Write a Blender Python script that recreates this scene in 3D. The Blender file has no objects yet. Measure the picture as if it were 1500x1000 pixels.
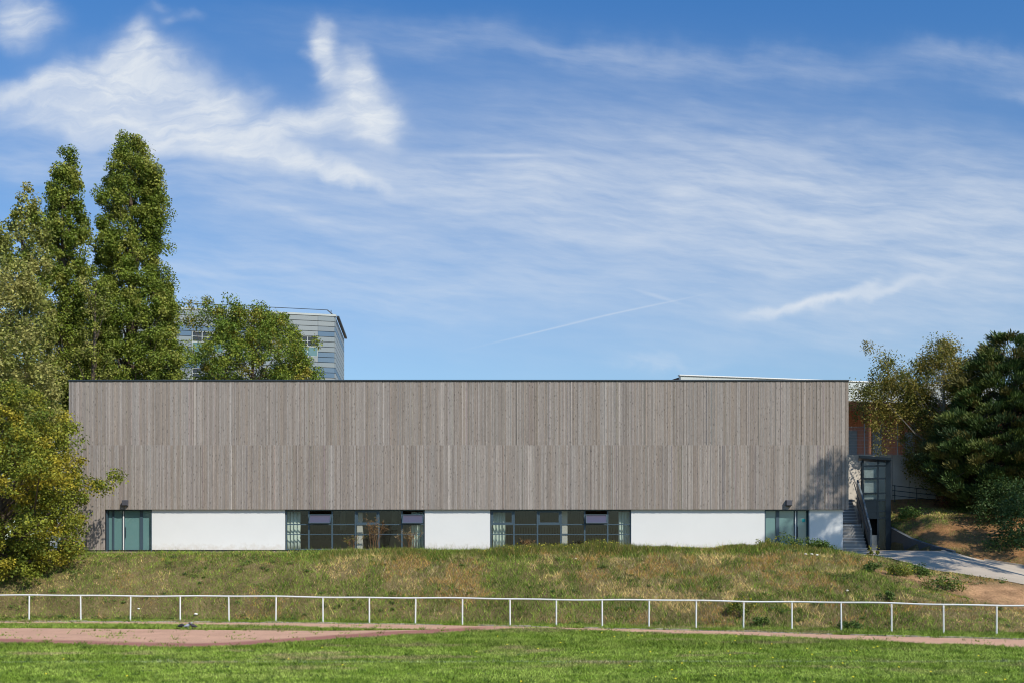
import bpy, math, random
import numpy as np
from mathutils import Vector, Matrix
R = math.radians
scene = bpy.context.scene
COL = scene.collection

# ------------------------------------------------------------------ camera
cd = bpy.data.cameras.new("camera")
cd.sensor_width = 36.0; cd.lens = 36.0
cd.shift_y = 0.1987
cd.clip_start = 0.1; cd.clip_end = 5000
cam = bpy.data.objects.new("camera", cd)
cam.location = (0, 0, 3.3); cam.rotation_euler = (R(90), 0, 0)
COL.objects.link(cam); scene.camera = cam
CZ = 3.3; F = 1500.0; HY = 798.0          # eye height, focal length and horizon in photo pixels

# ------------------------------------------------------------------ exposure
scene.view_settings.view_transform = 'Standard'
scene.view_settings.look = 'None'
scene.view_settings.gamma = 1.0
scene.view_settings.exposure = 0.0
scene.cycles.max_bounces = 8
scene.cycles.filter_width = 1.1
scene.cycles.transparent_max_bounces = 12

# ------------------------------------------------------------------ sun + sky
SUN_DIR = Vector((0.84, -1.0, 1.10)).normalized()      # towards the sun
SUN_EL = math.asin(SUN_DIR.z); SUN_ROT = math.atan2(SUN_DIR.x, SUN_DIR.y)
sl = bpy.data.lights.new("sun", 'SUN'); sl.energy = 4.75; sl.angle = R(0.53); sl.color = (1.0, 0.935, 0.815)
sun = bpy.data.objects.new("sun", sl); sun.rotation_euler = (-SUN_DIR).to_track_quat('-Z', 'Y').to_euler()
sun.location = (30, -30, 40); COL.objects.link(sun)

world = bpy.data.worlds.new("World"); scene.world = world; world.use_nodes = True
nt = world.node_tree; nt.nodes.clear()
def N(t, **kw):
    n = nt.nodes.new(t)
    for k, v in kw.items(): setattr(n, k, v)
    return n
def M_(op, a, b=None, c=None, clamp=False):
    n = nt.nodes.new('ShaderNodeMath'); n.operation = op; n.use_clamp = clamp
    for i, v in enumerate((a, b, c)):
        if v is None: continue
        if isinstance(v, (int, float)): n.inputs[i].default_value = v
        else: nt.links.new(v, n.inputs[i])
    return n.outputs[0]
def XYZ(x, y, z=0.0):
    n = nt.nodes.new('ShaderNodeCombineXYZ')
    for i, v in enumerate((x, y, z)):
        if isinstance(v, (int, float)): n.inputs[i].default_value = v
        else: nt.links.new(v, n.inputs[i])
    return n.outputs[0]
def noise(vec, scale, detail=4, rough=0.55, dist=0.0):
    n = nt.nodes.new('ShaderNodeTexNoise'); nt.links.new(vec, n.inputs['Vector'])
    n.inputs['Scale'].default_value = scale; n.inputs['Detail'].default_value = detail
    n.inputs['Roughness'].default_value = rough; n.inputs['Distortion'].default_value = dist
    return n.outputs[0]
sky = N('ShaderNodeTexSky', sky_type='NISHITA', sun_disc=False)
sky.sun_elevation = SUN_EL; sky.sun_rotation = SUN_ROT
sky.altitude = 100; sky.air_density = 1.0; sky.dust_density = 0.35; sky.ozone_density = 2.6
tc = N('ShaderNodeTexCoord'); sep = N('ShaderNodeSeparateXYZ'); nt.links.new(tc.outputs['Generated'], sep.inputs[0])
dx, dy, dz = sep.outputs
dyc = M_('MAXIMUM', M_('ABSOLUTE', dy), 0.12)
U = M_('MULTIPLY_ADD', M_('DIVIDE', dx, dyc), 1.5, 0.75)       # direction on a plane of altitude ahead of the camera
V = M_('SUBTRACT', 0.798, M_('MULTIPLY', M_('DIVIDE', dz, dyc), 1.5))
UV = XYZ(U, V)
# domain warp
nw1 = M_('SUBTRACT', noise(UV, 5.0, 3), 0.5); nw2 = M_('SUBTRACT', noise(XYZ(M_('ADD', U, 7.3), V), 5.0, 3), 0.5)
nw3 = M_('SUBTRACT', noise(XYZ(U, M_('MULTIPLY', V, 1.6), 3.1), 22.0, 4), 0.5); nw4 = M_('SUBTRACT', noise(XYZ(M_('ADD', U, 3.3), V, 5.0), 22.0, 4), 0.5)
UW = M_('ADD', U, M_('ADD', M_('MULTIPLY', nw1, 0.12), M_('MULTIPLY', nw3, 0.03)))
VW = M_('ADD', V, M_('ADD', M_('MULTIPLY', nw2, 0.10), M_('MULTIPLY', nw4, 0.03)))
def rot(u, v, deg):
    c, s = math.cos(R(deg)), math.sin(R(deg))
    a = M_('ADD', M_('MULTIPLY', u, c), M_('MULTIPLY', v, s))
    b = M_('SUBTRACT', M_('MULTIPLY', v, c), M_('MULTIPLY', u, s))
    return a, b
def blob(cx, cy, a, b, ang, s, warp=True, soft=1.0):
    u = M_('SUBTRACT', UW if warp else U, cx/1000); v = M_('SUBTRACT', VW if warp else V, cy/1000)
    p, q = rot(u, v, ang)
    p = M_('DIVIDE', p, a/1000); q = M_('DIVIDE', q, b/1000)
    r2 = M_('ADD', M_('MULTIPLY', p, p), M_('MULTIPLY', q, q))
    g = M_('POWER', 2.718, M_('MULTIPLY', r2, -1.1*soft))
    return M_('MULTIPLY', g, s)
def screen(lst):
    acc = None
    for m in lst:
        k = M_('SUBTRACT', 1.0, m, clamp=True)
        acc = k if acc is None else M_('MULTIPLY', acc, k)
    return M_('SUBTRACT', 1.0, acc)
core = screen([blob(*b) for b in [
    (200, 125, 120, 55, -4, .95), (90, 128, 120, 20, -12, .7), (192, 75, 36, 42, 8, .75), (310, 155, 75, 32, 4, .85),
    (120, 185, 200, 34, 10, .6), (330, 212, 220, 30, 12, .85), (490, 252, 85, 11, 17, .7),
    (532, 165, 60, 50, 10, .97), (466, 80, 24, 55, -8, .9), (520, 112, 34, 52, -12, .8), (440, 182, 110, 26, -12, .85),
    (560, 185, 30, 36, 0, .45), (20, 30, 62, 52, 0, .75), (232, 18, 22, 12, 0, .28), (285, 25, 26, 16, 0, .28),
    (252, 38, 18, 10, 0, .28)]])
veil = screen([blob(*b) for b in [
    (330, 245, 330, 60, 9, .5), (680, 262, 140, 40, 14, .55), (790, 285, 190, 36, 2, .45), (440, 318, 130, 13, 13, .35),
    (1010, 88, 420, 24, 3, .36), (1440, 85, 130, 20, 4, .4), (1495, 128, 40, 14, 0, .35), (1130, 275, 480, 110, 9, .62),
    (950, 330, 620, 90, 3, .5), (1350, 330, 330, 120, 5, .5), (300, 420, 420, 70, 3, .4), (650, 55, 260, 28, 6, .18),
    (1250, 470, 420, 60, -4, .3), (80, 240, 200, 30, 10, .35), (980, 535, 70, 8, 3, .3), (700, 410, 500, 50, 4, .35)]])
sharp = screen([
    blob(742, 228, 80, 3.5, 0, .35, False), blob(1200, 444, 90, 8, -13, .55), blob(1290, 420, 110, 9, -15, .40),
    blob(1125, 458, 40, 7, -9, .4),
    blob(810, 481, 85, 1.3, -13.5, .30, False), blob(930, 453, 80, 1.3, -12, .26, False), blob(965, 435, 36, 3, 17, .25, False)])
US = M_('ADD', U, M_('MULTIPLY', nw1, 0.035)); VS = M_('ADD', V, M_('MULTIPLY', nw2, 0.03))
p1, q1 = rot(US, VS, 12)
streak = noise(XYZ(M_('MULTIPLY', p1, 2.2), M_('MULTIPLY', q1, 13.0)), 2.6, 8, 0.62, 0.12)
p2, q2 = rot(US, VS, 3)
streak2 = noise(XYZ(M_('MULTIPLY', p2, 3.0), M_('MULTIPLY', q2, 22.0), 4.0), 2.4, 7, 0.6, 0.1)
p3, q3 = rot(UW, VW, -6)
fib = noise(XYZ(M_('MULTIPLY', p3, 4.0), M_('MULTIPLY', q3, 15.0), 2.0), 3.0, 8, 0.58, 0.35)
def ramp(x, lo, hi):
    n = nt.nodes.new('ShaderNodeMapRange'); n.interpolation_type = 'SMOOTHSTEP'
    nt.links.new(x, n.inputs[0]); n.inputs[1].default_value = lo; n.inputs[2].default_value = hi
    return n.outputs[0]
core_m = M_('MULTIPLY', ramp(core, 0.06, 1.0), M_('MULTIPLY_ADD', ramp(fib, .28, .72), 0.46, 0.60), clamp=True)
veil_m = M_('MULTIPLY', veil, M_('ADD', M_('MULTIPLY_ADD', ramp(streak, .25, .78), 0.42, .18), M_('MULTIPLY', ramp(streak2, .25, .75), 0.34)), clamp=True)
haze_ = screen([blob(1000, 330, 900, 190, 5, .19, False), blob(700, 500, 1300, 90, 0, .08, False)])
cloud = screen([haze_, core_m, veil_m, M_('MULTIPLY', sharp, M_('MULTIPLY_ADD', fib, .8, .6))])
up = ramp(dz, 0.0, 0.05)
cloud = M_('MULTIPLY', cloud, up)
gain = N('ShaderNodeMix', data_type='RGBA', blend_type='MULTIPLY'); gain.inputs[0].default_value = 1.0
nt.links.new(sky.outputs[0], gain.inputs[6]); tint = N('ShaderNodeMix', data_type='RGBA'); tint.inputs[6].default_value = (1.02, 1.18, 1.24, 1); tint.inputs[7].default_value = (.50, 1.10, 1.60, 1)
_r = N('ShaderNodeMapRange'); nt.links.new(dz, _r.inputs[0]); _r.inputs[1].default_value = .12; _r.inputs[2].default_value = .48
nt.links.new(_r.outputs[0], tint.inputs[0]); nt.links.new(tint.outputs[2], gain.inputs[7])
mixc = N('ShaderNodeMix', data_type='RGBA'); nt.links.new(cloud, mixc.inputs[0])
nt.links.new(gain.outputs[2], mixc.inputs[6]); mixc.inputs[7].default_value = (7.6, 8.1, 8.7, 1)
bg = N('ShaderNodeBackground'); bg.inputs[1].default_value = 0.1
nt.links.new(mixc.outputs[2], bg.inputs[0])
wo = N('ShaderNodeOutputWorld'); nt.links.new(bg.outputs[0], wo.inputs[0])

# ------------------------------------------------------------------ helpers
def tag(o, label=None, cat=None, group=None, kind=None):
    if label: o['label'] = label
    if cat: o['category'] = cat
    if group: o['group'] = group
    if kind: o['kind'] = kind
    return o
def empty(name, loc, label, cat, group=None):
    o = bpy.data.objects.new(name, None); o.location = loc; o.empty_display_size = 0.3
    COL.objects.link(o); bpy.context.view_layer.update() if False else None
    return tag(o, label, cat, group)
def link(name, me, parent=None):
    o = bpy.data.objects.new(name, me); COL.objects.link(o)
    if parent is not None:
        o.parent = parent
        loc = Vector((0, 0, 0)); p = parent
        while p is not None: loc += p.location; p = p.parent
        o.location = -loc if parent.type == 'EMPTY' or loc.length > 0 else (0, 0, 0)
    return o
def mesh_np(name, V, Fc, mat, parent=None, col=None, smooth=False):
    V = np.asarray(V, dtype=np.float32); Fc = np.asarray(Fc, dtype=np.int32); k = Fc.shape[1]
    me = bpy.data.meshes.new(name); me.vertices.add(len(V)); me.vertices.foreach_set('co', V.ravel())
    me.loops.add(Fc.size); me.loops.foreach_set('vertex_index', Fc.ravel())
    me.polygons.add(len(Fc)); me.polygons.foreach_set('loop_start', np.arange(0, Fc.size, k, dtype=np.int32))
    me.polygons.foreach_set('loop_total', np.full(len(Fc), k, dtype=np.int32))
    if smooth: me.polygons.foreach_set('use_smooth', np.ones(len(Fc), dtype=bool))
    me.update(calc_edges=True)
    if col is not None:
        a = me.color_attributes.new('Col', 'FLOAT_COLOR', 'POINT')
        c = np.ones((len(V), 4), dtype=np.float32); c[:, :3] = col
        a.data.foreach_set('color', c.ravel())
    for m in (mat if isinstance(mat, (list, tuple)) else [mat]): me.materials.append(m)
    return link(name, me, parent)
class MB:
    def __init__(s): s.v = []; s.f = []; s.m = []; s.c = []
    def quadbox(s, P, m=0, c=None):
        b = len(s.v); s.v += [tuple(p) for p in P]
        for f in ((0,3,2,1),(4,5,6,7),(0,1,5,4),(1,2,6,5),(2,3,7,6),(3,0,4,7)):
            s.f.append(tuple(b+i for i in f)); s.m.append(m)
        if c is not None: s.c += [c]*8
        return s
    def box(s, x0, x1, y0, y1, z0, z1, m=0, c=None):
        return s.quadbox([(x0,y0,z0),(x1,y0,z0),(x1,y1,z0),(x0,y1,z0),(x0,y0,z1),(x1,y0,z1),(x1,y1,z1),(x0,y1,z1)], m, c)
    def wall(s, p, q, t, z0, z1, m=0, z0b=None, z1b=None):
        p = Vector((p[0], p[1])); q = Vector((q[0], q[1])); n = Vector((-(q-p).y, (q-p).x)).normalized()*t
        a, b = p+n, q+n; z0b = z0 if z0b is None else z0b; z1b = z1 if z1b is None else z1b
        return s.quadbox([(p.x,p.y,z0),(q.x,q.y,z0b),(b.x,b.y,z0b),(a.x,a.y,z0),(p.x,p.y,z1),(q.x,q.y,z1b),(b.x,b.y,z1b),(a.x,a.y,z1)], m)
    def tube(s, p0, p1, r0, r1=None, n=8, m=0):
        p0 = Vector(p0); p1 = Vector(p1); r1 = r0 if r1 is None else r1
        d = (p1-p0).normalized(); a = d.orthogonal().normalized(); b_ = d.cross(a); base = len(s.v)
        for p, r in ((p0, r0), (p1, r1)):
            for i in range(n):
                t = 2*math.pi*i/n; s.v.append(tuple(p + (a*math.cos(t)+b_*math.sin(t))*r))
        for i in range(n):
            j = (i+1) % n; s.f.append((base+i, base+j, base+n+j, base+n+i)); s.m.append(m)
        s.f.append(tuple(base+i for i in reversed(range(n)))); s.m.append(m)
        s.f.append(tuple(base+n+i for i in range(n))); s.m.append(m)
        return s
    def path(s, pts, radii, n=7, m=0):
        base = len(s.v); pts = [Vector(p) for p in pts]
        for k, p in enumerate(pts):
            d = (pts[min(k+1, len(pts)-1)] - pts[max(k-1, 0)]).normalized()
            a = d.cross(Vector((0.31, 0.9, 0.2))).normalized(); b_ = d.cross(a)
            for i in range(n):
                t = 2*math.pi*i/n; s.v.append(tuple(p + (a*math.cos(t)+b_*math.sin(t))*radii[k]))
        for k in range(len(pts)-1):
            for i in range(n):
                j = (i+1) % n; s.f.append((base+k*n+i, base+k*n+j, base+(k+1)*n+j, base+(k+1)*n+i)); s.m.append(m)
        return s
    def build(s, name, mats, parent=None, smooth=False, bevel=0):
        me = bpy.data.meshes.new(name); me.from_pydata(s.v, [], s.f); me.update()
        mats = mats if isinstance(mats, (list, tuple)) else [mats]
        for m in mats: me.materials.append(m)
        if len(mats) > 1: me.polygons.foreach_set('material_index', s.m)
        if smooth: me.polygons.foreach_set('use_smooth', [True]*len(me.polygons))
        if s.c:
            a = me.color_attributes.new('Col', 'FLOAT_COLOR', 'POINT')
            a.data.foreach_set('color', np.array([(*c, 1.0) for c in s.c], dtype=np.float32).ravel())
        o = link(name, me, parent)
        if bevel:
            b = o.modifiers.new('bevel', 'BEVEL'); b.width = bevel; b.segments = 2; b.limit_method = 'ANGLE'
        return o
def PX(px, y): return (px-750.0)*y/F            # photo column -> world x at distance y
def PZ(py, y): return CZ + (HY-py)*y/F          # photo row -> world z at distance y

# ---- materials
def mat(name, color=(.5,.5,.5), rough=.8, spec=.3, metal=0.0, var=0.0, vscale=3.0, bump=0.0, bscale=40.0, attr=False, stretch=(1,1,1), translucent=0.0, var2=0.0, v2scale=60.0):
    m = bpy.data.materials.new(name); m.use_nodes = True; t = m.node_tree; b = t.nodes['Principled BSDF']
    b.inputs['Roughness'].default_value = rough; b.inputs['Metallic'].default_value = metal
    b.inputs['Specular IOR Level'].default_value = spec
    src = None
    if attr:
        a = t.nodes.new('ShaderNodeAttribute'); a.attribute_name = 'Col'; src = a.outputs['Color']
    tcn = t.nodes.new('ShaderNodeTexCoord'); mp = t.nodes.new('ShaderNodeMapping'); mp.inputs['Scale'].default_value = stretch
    t.links.new(tcn.outputs['Object'], mp.inputs[0])
    def nz(sc, d=5):
        n = t.nodes.new('ShaderNodeTexNoise'); n.inputs['Scale'].default_value = sc; n.inputs['Detail'].default_value = d
        n.inputs['Roughness'].default_value = .6
        t.links.new(mp.outputs[0], n.inputs['Vector']); return n.outputs[0]
    def mulby(src, fac, amt):
        r = t.nodes.new('ShaderNodeMapRange'); t.links.new(fac, r.inputs[0]); r.inputs[1].default_value = .25; r.inputs[2].default_value = .75
        r.inputs[3].default_value = 1-amt; r.inputs[4].default_value = 1+amt
        x = t.nodes.new('ShaderNodeVectorMath'); x.operation = 'SCALE'
        if src is None: x.inputs[0].default_value = color
        else: t.links.new(src, x.inputs[0])
        t.links.new(r.outputs[0], x.inputs['Scale']); return x.outputs[0]
    if var: src = mulby(src, nz(vscale), var)
    if var2: src = mulby(src, nz(v2scale), var2)
    if src is None: b.inputs['Base Color'].default_value = (*color, 1)
    else: t.links.new(src, b.inputs['Base Color'])
    if bump:
        bn = t.nodes.new('ShaderNodeBump'); bn.inputs['Strength'].default_value = bump; bn.inputs['Distance'].default_value = .02
        t.links.new(nz(bscale), bn.inputs['Height']); t.links.new(bn.outputs[0], b.inputs['Normal'])
    if translucent:
        tr = t.nodes.new('ShaderNodeBsdfTranslucent'); mx = t.nodes.new('ShaderNodeMixShader'); mx.inputs[0].default_value = translucent
        if src is None: tr.inputs[0].default_value = (*color, 1)
        else: t.links.new(src, tr.inputs[0])
        t.links.new(b.outputs[0], mx.inputs[1]); t.links.new(tr.outputs[0], mx.inputs[2])
        t.links.new(mx.outputs[0], t.nodes['Material Output'].inputs[0])
    return m
def glass(name, tint, refl_ior=1.5, rough=0.0, boost=1.0):
    m = bpy.data.materials.new(name); m.use_nodes = True; t = m.node_tree; t.nodes.clear()
    tr = t.nodes.new('ShaderNodeBsdfTransparent'); tr.inputs[0].default_value = (*tint, 1)
    gl = t.nodes.new('ShaderNodeBsdfGlossy'); gl.inputs['Roughness'].default_value = rough; gl.inputs['Color'].default_value = (.95,.97,1,1)
    fr = t.nodes.new('ShaderNodeLayerWeight'); fr.inputs[0].default_value = .5
    pw = t.nodes.new('ShaderNodeMath'); pw.operation = 'POWER'; pw.inputs[1].default_value = 5.0; t.links.new(fr.outputs['Facing'], pw.inputs[0])
    f0 = ((refl_ior-1)/(refl_ior+1))**2*boost
    mu = t.nodes.new('ShaderNodeMath'); mu.operation = 'MULTIPLY_ADD'; mu.use_clamp = True; mu.inputs[1].default_value = 1-f0; mu.inputs[2].default_value = f0
    t.links.new(pw.outputs[0], mu.inputs[0])
    mx = t.nodes.new('ShaderNodeMixShader'); t.links.new(mu.outputs[0], mx.inputs[0])
    t.links.new(tr.outputs[0], mx.inputs[1]); t.links.new(gl.outputs[0], mx.inputs[2])
    o = t.nodes.new('ShaderNodeOutputMaterial'); t.links.new(mx.outputs[0], o.inputs[0]); return m
M = {}
M['ground'] = mat('ground_soil', rough=1, spec=.05, attr=True, var=.35, vscale=1.3, var2=.5, v2scale=14, bump=.8, bscale=9)
M['blade'] = mat('grass_blade', rough=.85, spec=.04, attr=True, translucent=.25)
M['leaf'] = mat('tree_leaf', rough=.5, spec=.22, attr=True, translucent=.28)
M['needle'] = mat('pine_needle', rough=.6, spec=.3, attr=True, translucent=.08)
M['bark'] = mat('bark', (.13,.10,.075), rough=.95, spec=.1, var=.4, vscale=3, bump=.8, bscale=12, stretch=(3,3,.6))
M['birchbark'] = mat('birch_bark', (.26,.235,.20), rough=.9, var=.5, vscale=6, stretch=(1,1,3))
M['track'] = mat('red_cinder', rough=1, spec=.05, attr=True, var=.12, vscale=.8, var2=.34, v2scale=26, bump=.3, bscale=30)
M['kerb'] = mat('kerb_concrete', (.42,.36,.29), rough=.95, var=.35, vscale=2, var2=.3, v2scale=15)
M['asphalt'] = mat('pale_asphalt', (.45,.385,.31), rough=.95, spec=.15, var=.14, vscale=.6, var2=.18, v2scale=30)
M['concrete'] = mat('concrete', (.62,.57,.50), rough=.9, spec=.15, var=.12, vscale=.7, var2=.06, v2scale=12)
M['stair'] = mat('stair_concrete', (.60,.585,.56), rough=.85, var=.06, vscale=2)
M['render'] = mat('white_render', (.655,.66,.655), rough=.9, spec=.15, var=.025, vscale=.6)
M['board'] = mat('weathered_board', rough=.9, spec=.12, attr=True, var=.15, vscale=2.0, stretch=(5,1,.35), var2=.28, v2scale=14)
_t = M['board'].node_tree; _b = _t.nodes['Principled BSDF']; _src = _b.inputs['Base Color'].links[0].from_socket
_tc = _t.nodes.new('ShaderNodeTexCoord'); _mp = _t.nodes.new('ShaderNodeMapping'); _mp.inputs['Scale'].default_value = (6.5, .01, 3.0); _t.links.new(_tc.outputs['Object'], _mp.inputs[0])
_v = _t.nodes.new('ShaderNodeTexVoronoi'); _v.inputs['Scale'].default_value = 1.0; _t.links.new(_mp.outputs[0], _v.inputs['Vector'])
_r2 = _t.nodes.new('ShaderNodeMapRange'); _r2.inputs[1].default_value = .10; _r2.inputs[2].default_value = .22; _r2.inputs[3].default_value = .64; _r2.inputs[4].default_value = 1.0; _t.links.new(_v.outputs['Distance'], _r2.inputs[0])
_mp3 = _t.nodes.new('ShaderNodeMapping'); _mp3.inputs['Scale'].default_value = (9.5, .01, 4.3); _mp3.inputs['Location'].default_value = (3.3, 0, 7.7); _t.links.new(_tc.outputs['Object'], _mp3.inputs[0])
_v3 = _t.nodes.new('ShaderNodeTexVoronoi'); _t.links.new(_mp3.outputs[0], _v3.inputs['Vector']); _v3.inputs['Scale'].default_value = 1.0
_r3 = _t.nodes.new('ShaderNodeMapRange'); _r3.inputs[1].default_value = .06; _r3.inputs[2].default_value = .16; _r3.inputs[3].default_value = 1.3; _r3.inputs[4].default_value = 1.0; _t.links.new(_v3.outputs['Distance'], _r3.inputs[0])
_mm = _t.nodes.new('ShaderNodeMath'); _mm.operation = 'MULTIPLY'; _t.links.new(_r2.outputs[0], _mm.inputs[0]); _t.links.new(_r3.outputs[0], _mm.inputs[1])
_s2 = _t.nodes.new('ShaderNodeVectorMath'); _s2.operation = 'SCALE'; _t.links.new(_src, _s2.inputs[0]); _t.links.new(_mm.outputs[0], _s2.inputs['Scale']); _t.links.new(_s2.outputs[0], _b.inputs['Base Color'])
M['dark'] = mat('dark_metal', (.022,.032,.042), rough=.45, spec=.5)
M['frame'] = mat('slate_frame', (.045,.075,.10), rough=.45, spec=.5)
M['slot'] = mat('dark_slot', (.012,.012,.014), rough=.9)
M['lift'] = mat('lift_steel', (.014,.024,.034), rough=.5, spec=.2, var=.25, vscale=1.5)
M['lamp'] = mat('lamp_housing', (.075,.075,.09), rough=.5)
M['guard'] = mat('grey_guard', (.13,.155,.17), rough=.5, var=.12, vscale=3)
M['white'] = mat('white_paint', (.72,.72,.70), rough=.5, spec=.4, var=.05, vscale=5, var2=.05, v2scale=30)
M['teal'] = mat('teal_film', (.11,.215,.215), rough=.35, spec=.5, var=.05, vscale=1.0)
_t = M['render'].node_tree; _b = _t.nodes['Principled BSDF']; _src = _b.inputs['Base Color'].links[0].from_socket
_tc = _t.nodes.new('ShaderNodeTexCoord'); _sp = _t.nodes.new('ShaderNodeSeparateXYZ'); _t.links.new(_tc.outputs['Object'], _sp.inputs[0])
_nz = _t.nodes.new('ShaderNodeTexNoise'); _nz.inputs['Scale'].default_value = 5; _nz.inputs['Detail'].default_value = 6; _t.links.new(_tc.outputs['Object'], _nz.inputs['Vector'])
_a = _t.nodes.new('ShaderNodeMath'); _a.operation = 'MULTIPLY_ADD'; _t.links.new(_nz.outputs[0], _a.inputs[0]); _a.inputs[1].default_value = -.9; _t.links.new(_sp.outputs[2], _a.inputs[2])
_r = _t.nodes.new('ShaderNodeMapRange'); _t.links.new(_a.outputs[0], _r.inputs[0]); _r.inputs[1].default_value = 2.55; _r.inputs[2].default_value = 2.95; _r.inputs[3].default_value = .45; _r.inputs[4].default_value = 0
_x = _t.nodes.new('ShaderNodeMix'); _x.data_type = 'RGBA'; _t.links.new(_r.outputs[0], _x.inputs[0]); _t.links.new(_src, _x.inputs[6]); _x.inputs[7].default_value = (.42,.36,.28,1)
_t.links.new(_x.outputs[2], _b.inputs['Base Color'])
for n in ('teal',):
    b = M[n].node_tree.nodes['Principled BSDF']; b.inputs['Coat Weight'].default_value = 1.0; b.inputs['Coat Roughness'].default_value = 0.02
M['glass'] = glass('window_glass', (.93,.93,.91), 1.5, 0.0, .55)
M['skysash'] = mat('sash_sky_glass', (.085,.08,.115), rough=.12, spec=.8)  # lavender base colour paints in the sky reflected by the open panes
M['liftglass'] = glass('lift_glass', (.80,.84,.85), 1.5, 0.0, .35)
M['curtain'] = mat('curtain_cloth', (.68,.80,.77), rough=.9, translucent=.3, var=.05)
M['inwall'] = mat('interior_wall', (.20,.155,.125), rough=.9, var=.15, vscale=1.0)
M['inwood'] = mat('interior_wood', (.12,.07,.05), rough=.7, var=.3, vscale=3, stretch=(4,1,.5))
M['inwhite'] = mat('interior_white', (.45,.47,.46), rough=.9)
M['infloor'] = mat('interior_floor', (.2,.17,.14), rough=.6)
M['timber'] = mat('red_timber', (.20,.075,.032), rough=.8, var=.35, vscale=2, stretch=(5,5,.4))
M['zinc'] = mat('pale_zinc', (.47,.50,.48), rough=.5, metal=.0, var=.08, vscale=.3)
M['panelA'] = mat('grey_panel', rough=.5, spec=.4, attr=True)
M['stone'] = mat('white_stone', (.75,.72,.66), rough=.9)
M['teal_sign'] = mat('teal_sticker', (.02,.35,.36), rough=.5)
M['litcarpanel'] = mat('lit_car_panel', (.55,.56,.52), rough=.5, var=.35, vscale=4)  # pale tone painted so the car looks lit behind the glass
M['roofing'] = mat('roof_membrane', (.2,.2,.2), rough=.95)

# ---- numpy value noise
def vnoise(x, y, seed=0):
    x = np.asarray(x, float); y = np.asarray(y, float)
    xi = np.floor(x).astype(np.int64); yi = np.floor(y).astype(np.int64); fx = x-xi; fy = y-yi
    def h(a, b):
        n = (a*374761393 + b*668265263 + seed*2147483647 + 1013904223) & 0xffffffff
        n = ((n ^ (n >> 13))*1274126177) & 0xffffffff
        return ((n ^ (n >> 16)) & 0xffff)/65535.0
    sx = fx*fx*(3-2*fx); sy = fy*fy*(3-2*fy)
    a = h(xi, yi)*(1-sx)+h(xi+1, yi)*sx; b = h(xi, yi+1)*(1-sx)+h(xi+1, yi+1)*sx
    return a*(1-sy)+b*sy
def fbm(x, y, seed=0, o=4):
    s = 0; a = .5; t = 0
    for i in range(o):
        s = s+a*vnoise(x*2**i, y*2**i, seed+i*17); t += a; a *= .55
    return s/t
def sstep(x, a, b):
    t = np.clip((np.asarray(x, float)-a)/(b-a), 0, 1); return t*t*(3-2*t)

# ------------------------------------------------------------------ fence line, track edge
RAIL = np.array([(-400,869.5),(-150,870.2),(43,871.2),(295,872.2),(400,873.0),(541,874.2),(677,875.6),(800,877),(951,878.3),(1020,879),(1160,880.5),(1306,882.9),(1382,884.4),(1500,886.2),(1750,890.5)])
def rail_pt(px):
    y = (CZ-1.1)*F/(np.interp(px, RAIL[:,0], RAIL[:,1])-HY); return PX(px, y), y
POSTS = [-110,-33,43,118,191.5,264,335,404.5,473,541,609,677.5,747,815,882,951,1020,1089.5,1160,1232,1306,1382,1460,1541,1625]
_fx, _fy = zip(*[rail_pt(p) for p in np.arange(-400, 1760, 20)])
_fx = np.array(_fx); _fy = np.array(_fy)
def fenceY(x): return np.interp(x, _fx, _fy)
CURB = np.array([(-900,908.5),(0,910),(200,910.6),(400,911.8),(600,914.2),(750,917.0),(900,920.3),(1100,925),(1306,931.6),(1500,936.4),(1900,947)])
def gxy(px, py): y = CZ*F/(np.asarray(py, float)-HY); return PX(np.asarray(px, float), y), y
NEAR = np.array([(-900,925),(-300,934),(0,941),(120,944),(200,946.5),(285,948.5),(340,946),(400,942),(530,933),(677,925),(750,920.5),(800,919.6),(880,923.0),(930,925.6),(1000,928),(1100,930.5),(1180,934),(1300,939),(1360,943),(1420,943.5),(1500,948.5),(1900,962)])
G1 = np.array([(-900,911.5),(0,912.8),(200,913.6),(300,914.8),(400,916.8),(480,919),(560,920.8),(640,921.5)])
G2 = np.array([(-900,917.5),(0,919.2),(200,920.6),(300,921.9),(400,922.8),(480,923.2),(560,922.6),(640,921.5)])
def track_mask(x, y, m=0.0):
    x = np.asarray(x, float); y = np.asarray(y, float)
    px = 750+F*x/y; py = HY+CZ*F/y
    jit = (fbm(x*1.3, y*1.3, 5)-.5)*3.2*1.0
    c = np.interp(px, CURB[:,0], CURB[:,1]); n = np.interp(px, NEAR[:,0], NEAR[:,1])+jit
    g1 = np.interp(px, G1[:,0], G1[:,1]); g2 = np.interp(px, G2[:,0], G2[:,1])
    gap = (py > g1+jit*.25) & (py < g2+jit*.25) & (px < 640)
    return (py > c) & (py < n) & ~gap & (y > 5)

# ------------------------------------------------------------------ terrain
ctrl = []
for X, cz, cy in [(-70,2.6,50.5),(-50,2.65,50.5),(-38,2.7,50.5),(-30,2.72,50.5),(-22,2.80,50.6),(-16,2.82,50.6),(-12,2.86,50.6),(-7,2.98,50.5),(-1.7,2.98,50.5),(3,3.05,50.4),(8,3.10,50.3),(12,3.12,50.2),(15,3.05,50.4),(17,2.88,50.8)]:
    ty = float(fenceY(X))+.9
    ctrl += [(X,ty,.02),(X,ty+.45*(cy-ty),.52*cz+.02),(X,ty+.78*(cy-ty),.86*cz),(X,cy,cz),(X,52.5,2.94),(X,53.9,2.93)]
    ctrl += [(X,66,2.93),(X,85,3.0)]
low = [(17.15,52.5,2.84),(18.3,51,2.62),(19.7,49.4,2.28),(20.5,48.3,2.05),(21.7,47.0,1.83),(22.75,45.5,1.54),(26.6,42.0,.45)]
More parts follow.
